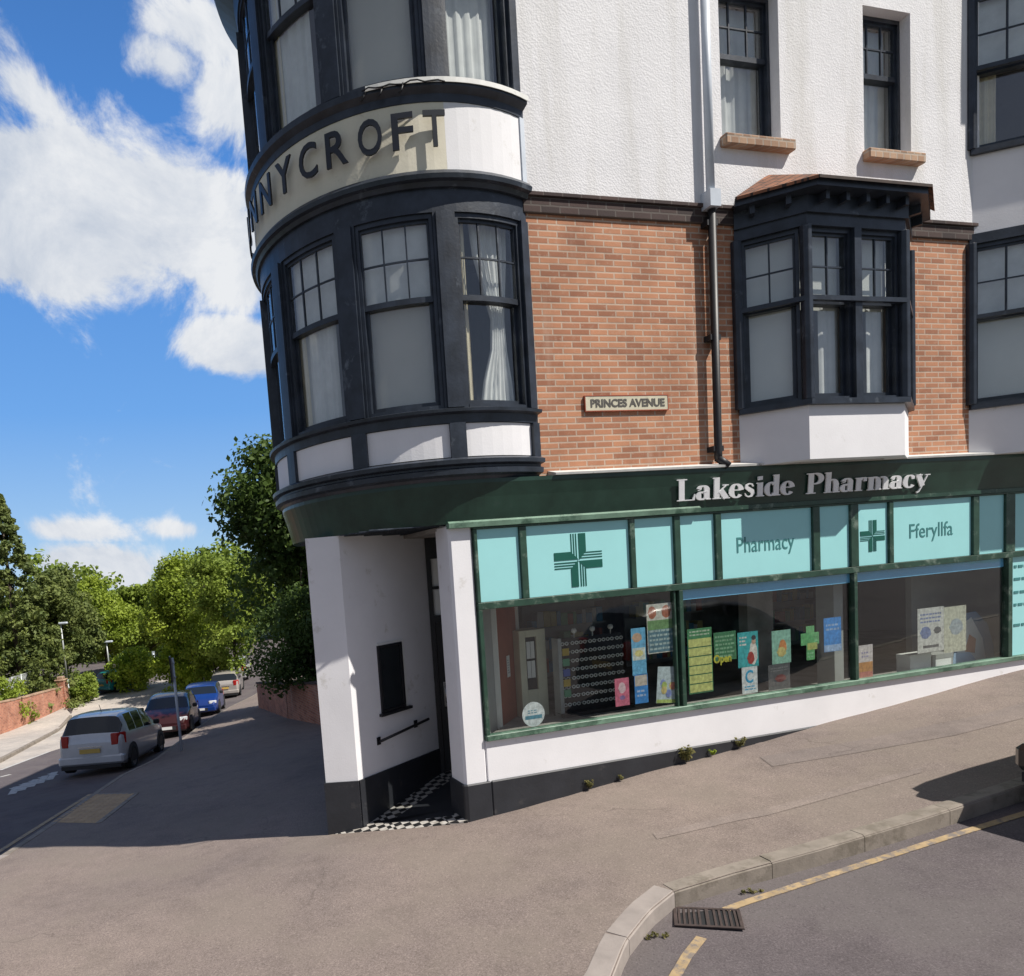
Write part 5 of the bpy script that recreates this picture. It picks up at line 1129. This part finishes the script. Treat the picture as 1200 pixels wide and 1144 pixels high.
# ------------------------------------------------------------------ STREET FURNITURE
p = G(213, 880); ps = tag(empty('sign_post', (p.x, p.y, T(p.x, p.y))), 'thin grey post with a small dark sign plate on the shaded pavement', 'sign post')
mb = MB(); mb.tube([(0, 0, -.1), (0, 0, 2.55)], .038, 10); mb.build('post', 'pipe_white', ps)
mb = MB(); mb.box(-.075, -.045, -.20, .16, 1.9, 2.6); mb.build('sign_plate', 'iron_black', ps, bevel=.004); ps.rotation_euler = (0, 0, R_(11))
mb = MB(); mb.box(-.005, .05, -.06, .06, 2.0, 2.04); mb.box(-.005, .05, -.06, .06, 2.4, 2.44); mb.build('bracket', 'galv', ps)
def lamp(px, py, top, label, Y=None):
    q = G(px, py); h = (atdepth(px, top, q.y).z-q.z); r = tag(empty('street_lamp', (q.x, q.y, T(q.x, q.y))), label, 'street lamp', 'street lamps on the far pavement')
    mb = MB(); mb.tube([(0, 0, 0), (0, 0, h*.3)], .10, 10); mb.tube([(0, 0, h*.3), (0, 0, h)], .07, 10, r1=.05); mb.build('post', 'galv', r)
    mb = MB(); mb.box(-.12, .45, -.14, .14, h, h+.14); mb.build('lantern', 'pipe_white', r, bevel=.04)
lamp(82, 824, 731, 'taller grey street lamp by the end of the brick wall'); lamp(131, 809, 753, 'shorter street lamp farther off before the lime bush')
q = G(183, 797); po = tag(empty('bollard', (q.x, q.y, T(q.x, q.y))), 'small pale post between the two lime bushes', 'post'); mb = MB(); mb.tube([(0, 0, 0), (0, 0, 2.1)], .07, 8); mb.build('post', 'pipe_white', po); mb = MB(); mb.box(-.1, .1, -.03, .03, 1.9, 2.25); mb.build('cap', 'pipe_white', po)
# brick garden wall across the street
def wallseg(name, P0, P1, h0, h1, th, mat, label, cat='wall', cap='brick_dark', pier=None):
    L = math.hypot(P1[0]-P0[0], P1[1]-P0[1]); ang = math.atan2(P1[1]-P0[1], P1[0]-P0[0]); root = tag(empty(name, (P0[0], P0[1], T(*P0)), ang), label, cat); n = max(1, int(L/2)); mb = MB(); vs = []; z00 = T(*P0)
    for i in range(n+1):
        t = i/n; x = P0[0]+(P1[0]-P0[0])*t; y = P0[1]+(P1[1]-P0[1])*t; z = T(x, y)-z00; h = h0+(h1-h0)*t; vs += [(L*t, 0, z-.4), (L*t, th, z-.4), (L*t, th, z+h), (L*t, 0, z+h)]
    mb.add(vs, [[4*i+j, 4*i+(j+1) % 4, 4*i+4+(j+1) % 4, 4*i+4+j] for i in range(n) for j in range(4)]+[[0, 1, 2, 3], [4*n+j for j in range(4)]]); mb.build('wall_body', mat, root)
    mb = MB(); vs = []
    for i in range(n+1):
        t = i/n; x = P0[0]+(P1[0]-P0[0])*t; y = P0[1]+(P1[1]-P0[1])*t; z = T(x, y)-z00+h0+(h1-h0)*t; vs += [(L*t, -.03, z+.002), (L*t, th+.03, z+.002), (L*t, th+.03, z+.07), (L*t, -.03, z+.07)]
    mb.add(vs, [[4*i+j, 4*i+(j+1) % 4, 4*i+4+(j+1) % 4, 4*i+4+j] for i in range(n) for j in range(4)]+[[0, 1, 2, 3], [4*n+j for j in range(4)]]); mb.build('coping', cap, root)
    if pier:
        z = T(*P1)-z00; mb = MB(); mb.box(L+.003, L+.6, -.12, .45, z-.4, z+pier); mb.build('pier', mat, root, bevel=.01); mb = MB(); mb.box(L-.03, L+.64, -.16, .49, z+pier+.002, z+pier+.10); mb.box(L+.1, L+.5, -.03, .36, z+pier+.101, z+pier+.28); mb.build('pier_cap', 'brick_sill', root, bevel=.03)
    return root
wallseg('garden_wall', OB0, OB1, 1.75, 1.3, .3, 'brick_garden', 'sunlit red brick garden wall with a capped end pier at the left edge', cap='brick_sill', pier=1.7)
g1_, g2_ = (-.2, 16.6), xy(G(338, 842)); g3_ = xy(G(303, 829))
wallseg('garden_wall', g2_, g1_, 1.1, 1.1, .25, 'brick_garden', 'shaded brick garden wall running on from the building side')
wallseg('garden_wall', g3_, (g2_[0]-.02, g2_[1]+.02), 1.0, 1.1, .25, 'brick_garden', 'farther bend of the shaded brick wall under the shrub')
# metal fence behind left wall
fA = Vector(OB0).lerp(Vector(OB1), .42); fB = Vector(OB0).lerp(Vector(OB1), .93); dv = (fB-fA).normalized(); fo = Vector((-dv.y, dv.x)); fA = fA+fo*1.6; fB = fB+fo*1.6; Lf = (fB-fA).length
fr = tag(empty('metal_fence', (fA.x, fA.y, T(*fA)), math.atan2(dv.y, dv.x)), 'grey metal mesh fence panels behind the brick garden wall', 'fence'); n_ = 5
for k in range(n_+1): mb = MB(); mb.tube([(Lf*k/n_, 0, 0), (Lf*k/n_, 0, 2.5)], .05, 6); mb.build('fence_post', 'galv', fr)
mb = MB()
for k in range(n_):
    for z in (.6, 2.45): mb.tube([(Lf*k/n_, 0, z), (Lf*(k+1)/n_, 0, z)], .03, 5)
    for j in range(1, 14): x = Lf*(k+j/14)/n_; mb.tube([(x, 0, .6), (x, 0, 2.45)], .012, 4)
mb.build('fence_mesh', 'galv', fr)
# house at the left edge
hp = atdepth(-85, 760, 41); hr = tag(empty('brick_house', (hp.x, 41, T(hp.x, 41)), R_(35)), 'pinkish brick house just showing at the left edge behind the bushes', 'house')
mb = MB(); mb.box(-4, 3.4, 0, 7, -.5, 5.2); mb.build('wall', 'brick_garden', hr)
mb = MB(); mb.add([(-4.3, -.4, 5.1), (3.7, -.4, 5.1), (3.7, 7.4, 5.1), (-4.3, 7.4, 5.1), (-4.3, 3.5, 7.6), (3.7, 3.5, 7.6)], [[0, 1, 5, 4], [2, 3, 4, 5], [1, 2, 5], [3, 0, 4], [0, 1, 2, 3]]); mb.build('roof', 'tile', hr)
mb = MB(); mb.box(-2, -.8, -.04, .02, 1, 2.4); mb.box(1, 2.2, -.04, .02, 1, 2.4); mb.build('window', 'car_glass', hr)
# ------------------------------------------------------------------ LIGHT
el = R_(52); az = Vector((.906, -.423, 0)).normalized(); sd = Vector((az.x*math.cos(el), az.y*math.cos(el), math.sin(el)))
sl_ = bpy.data.lights.new('sun', 'SUN'); sl_.energy = 5.0; sl_.angle = R_(.6); sl_.color = (1., .95, .87); so = bpy.data.objects.new('sun', sl_); COL.objects.link(so); so.rotation_euler = sd.to_track_quat('Z', 'Y').to_euler(); so.location = (10, -10, 20)
w = bpy.data.worlds.new('World'); scene.world = w; w.use_nodes = True; nt = w.node_tree; bg = nt.nodes['Background']; bg.inputs[1].default_value = .082
sky = nt.nodes.new('ShaderNodeTexSky'); sky.sky_type = 'NISHITA'; sky.sun_disc = False; sky.sun_elevation = el; sky.sun_rotation = math.atan2(az.x, az.y); sky.air_density = 1.0; sky.dust_density = .25; sky.ozone_density = 3.5
tc = nt.nodes.new('ShaderNodeTexCoord')
hs = nt.nodes.new('ShaderNodeHueSaturation'); hs.inputs['Saturation'].default_value = 1.1; hs.inputs['Value'].default_value = 1.; nt.links.new(sky.outputs[0], hs.inputs['Color'])
sz_ = nt.nodes.new('ShaderNodeSeparateXYZ'); nt.links.new(tc.outputs['Generated'], sz_.inputs[0])
gr = nt.nodes.new('ShaderNodeValToRGB'); e_l = gr.color_ramp.elements; e_l[0].position = 0; e_l[0].color = (.46, .68, .92, 1); e_l[1].position = .8; e_l[1].color = (.035, .12, .36, 1); e3 = e_l.new(.24); e3.color = (.17, .43, .92, 1); e4 = e_l.new(.5); e4.color = (.09, .30, .80, 1); nt.links.new(sz_.outputs[2], gr.inputs[0])
gsc = nt.nodes.new('ShaderNodeVectorMath'); gsc.operation = 'SCALE'; gsc.inputs[3].default_value = 10.; nt.links.new(gr.outputs[0], gsc.inputs[0])
smx = nt.nodes.new('ShaderNodeMix'); smx.data_type = 'RGBA'; smx.inputs[0].default_value = .8; nt.links.new(hs.outputs[0], smx.inputs[6]); nt.links.new(gsc.outputs[0], smx.inputs[7])
def math_(op, a, b=None, c=None, clamp=False):
    n = nt.nodes.new('ShaderNodeMath'); n.operation = op; n.use_clamp = clamp
    for k, v in enumerate((a, b, c)):
        if v is None: continue
        if hasattr(v, 'links'): nt.links.new(v, n.inputs[k])
        else: n.inputs[k].default_value = v
    return n.outputs[0]
# clouds: soft masks round given sky directions, broken up by noise
wn = nt.nodes.new('ShaderNodeTexNoise'); wn.inputs['Scale'].default_value = 6.; wn.inputs['Detail'].default_value = 12; wn.inputs['Roughness'].default_value = .66; wn.inputs['Distortion'].default_value = .5; nt.links.new(tc.outputs['Generated'], wn.inputs['Vector'])
wn2 = nt.nodes.new('ShaderNodeTexNoise'); wn2.inputs['Scale'].default_value = 2.2; wn2.inputs['Detail'].default_value = 7; wn2.inputs['Roughness'].default_value = .6; nt.links.new(tc.outputs['Generated'], wn2.inputs['Vector'])
tot = None
CL = [((60, 240), 150, 95, 1.1), ((190, 255), 120, 70, 1.0), ((20, 300), 120, 50, 1.), ((270, 300), 60, 60, .9), ((285, 410), 65, 32, 1.1), ((110, 665), 75, 26, 1.1), ((85, 622), 75, 17, .6), ((205, 620), 45, 12, .5), ((250, 40), 110, 45, .62), ((190, 70), 60, 40, .6), ((30, 110), 60, 55, .6), ((270, 120), 60, 70, .6), ((0, 40), 60, 50, .4)]
for (cx, cy), rx, ry, amp in CL:
    d0 = ray(cx, cy).normalized(); ex = (ray(cx+rx, cy-S*rx).normalized()-d0); ey = (ray(cx, cy+ry).normalized()-d0)
    def dotn(v):
        n = nt.nodes.new('ShaderNodeVectorMath'); n.operation = 'DOT_PRODUCT'; sb = nt.nodes.new('ShaderNodeVectorMath'); sb.operation = 'SUBTRACT'; nt.links.new(tc.outputs['Generated'], sb.inputs[0]); sb.inputs[1].default_value = d0
        nt.links.new(sb.outputs[0], n.inputs[0]); n.inputs[1].default_value = v/v.length_squared; return n.outputs['Value']
    a = dotn(ex); b = dotn(ey); r2 = math_('ADD', math_('MULTIPLY', a, a), math_('MULTIPLY', b, b)); g = math_('MULTIPLY', math_('EXPONENT', math_('MULTIPLY', r2, -.9)), amp)
    dc = nt.nodes.new('ShaderNodeVectorMath'); dc.operation = 'DOT_PRODUCT'; nt.links.new(tc.outputs['Generated'], dc.inputs[0]); dc.inputs[1].default_value = d0
    g = math_('MULTIPLY', g, math_('GREATER_THAN', dc.outputs['Value'], .3)); tot = g if tot is None else math_('MAXIMUM', tot, g)
# elsewhere in the sky: scattered clouds by noise only
sc_ = math_('MULTIPLY', math_('SUBTRACT', wn2.outputs[0], .56), 1.6, clamp=True)
m1 = math_('ADD', tot, math_('MULTIPLY', math_('SUBTRACT', wn.outputs[0], .5), 1.9)); mask = nt.nodes.new('ShaderNodeMapRange'); mask.interpolation_type = 'SMOOTHSTEP'; mask.inputs['From Min'].default_value = .22; mask.inputs['From Max'].default_value = .58; nt.links.new(m1, mask.inputs['Value'])
fr_ = nt.nodes.new('ShaderNodeVectorMath'); fr_.operation = 'DOT_PRODUCT'; nt.links.new(tc.outputs['Generated'], fr_.inputs[0]); fr_.inputs[1].default_value = ray(150, 350).normalized()
away = math_('SUBTRACT', 1., math_('MULTIPLY', math_('SUBTRACT', fr_.outputs['Value'], .55), 4., clamp=True), clamp=True)
mk_ = math_('MAXIMUM', mask.outputs[0], math_('MULTIPLY', sc_, away))
mx = nt.nodes.new('ShaderNodeMix'); mx.data_type = 'RGBA'; nt.links.new(mk_, mx.inputs[0]); far_m = nt.nodes.new('ShaderNodeMix'); far_m.data_type = 'RGBA'; nt.links.new(smx.outputs[2], far_m.inputs[6]); far_m.inputs[7].default_value = (2.5, 2.5, 2.65, 1)  # sky outside the view greyed and dimmed to cut blue fill in shade
nt.links.new(math_('MULTIPLY', away, .75), far_m.inputs[0]); nt.links.new(far_m.outputs[2], mx.inputs[6])
cr = nt.nodes.new('ShaderNodeValToRGB'); cr.color_ramp.elements[0].position = .35; cr.color_ramp.elements[0].color = (5.6, 6.2, 7.2, 1); cr.color_ramp.elements[1].position = .62; cr.color_ramp.elements[1].color = (8.4, 8.6, 8.9, 1); nt.links.new(wn.outputs[0], cr.inputs[0]); nt.links.new(cr.outputs[0], mx.inputs[7])
nt.links.new(mx.outputs[2], bg.inputs[0])
scene.view_settings.view_transform = 'Standard'; scene.view_settings.look = 'None'; scene.view_settings.exposure = .26; scene.view_settings.gamma = 1
scene.cycles.max_bounces = 8; scene.cycles.transparent_max_bounces = 16
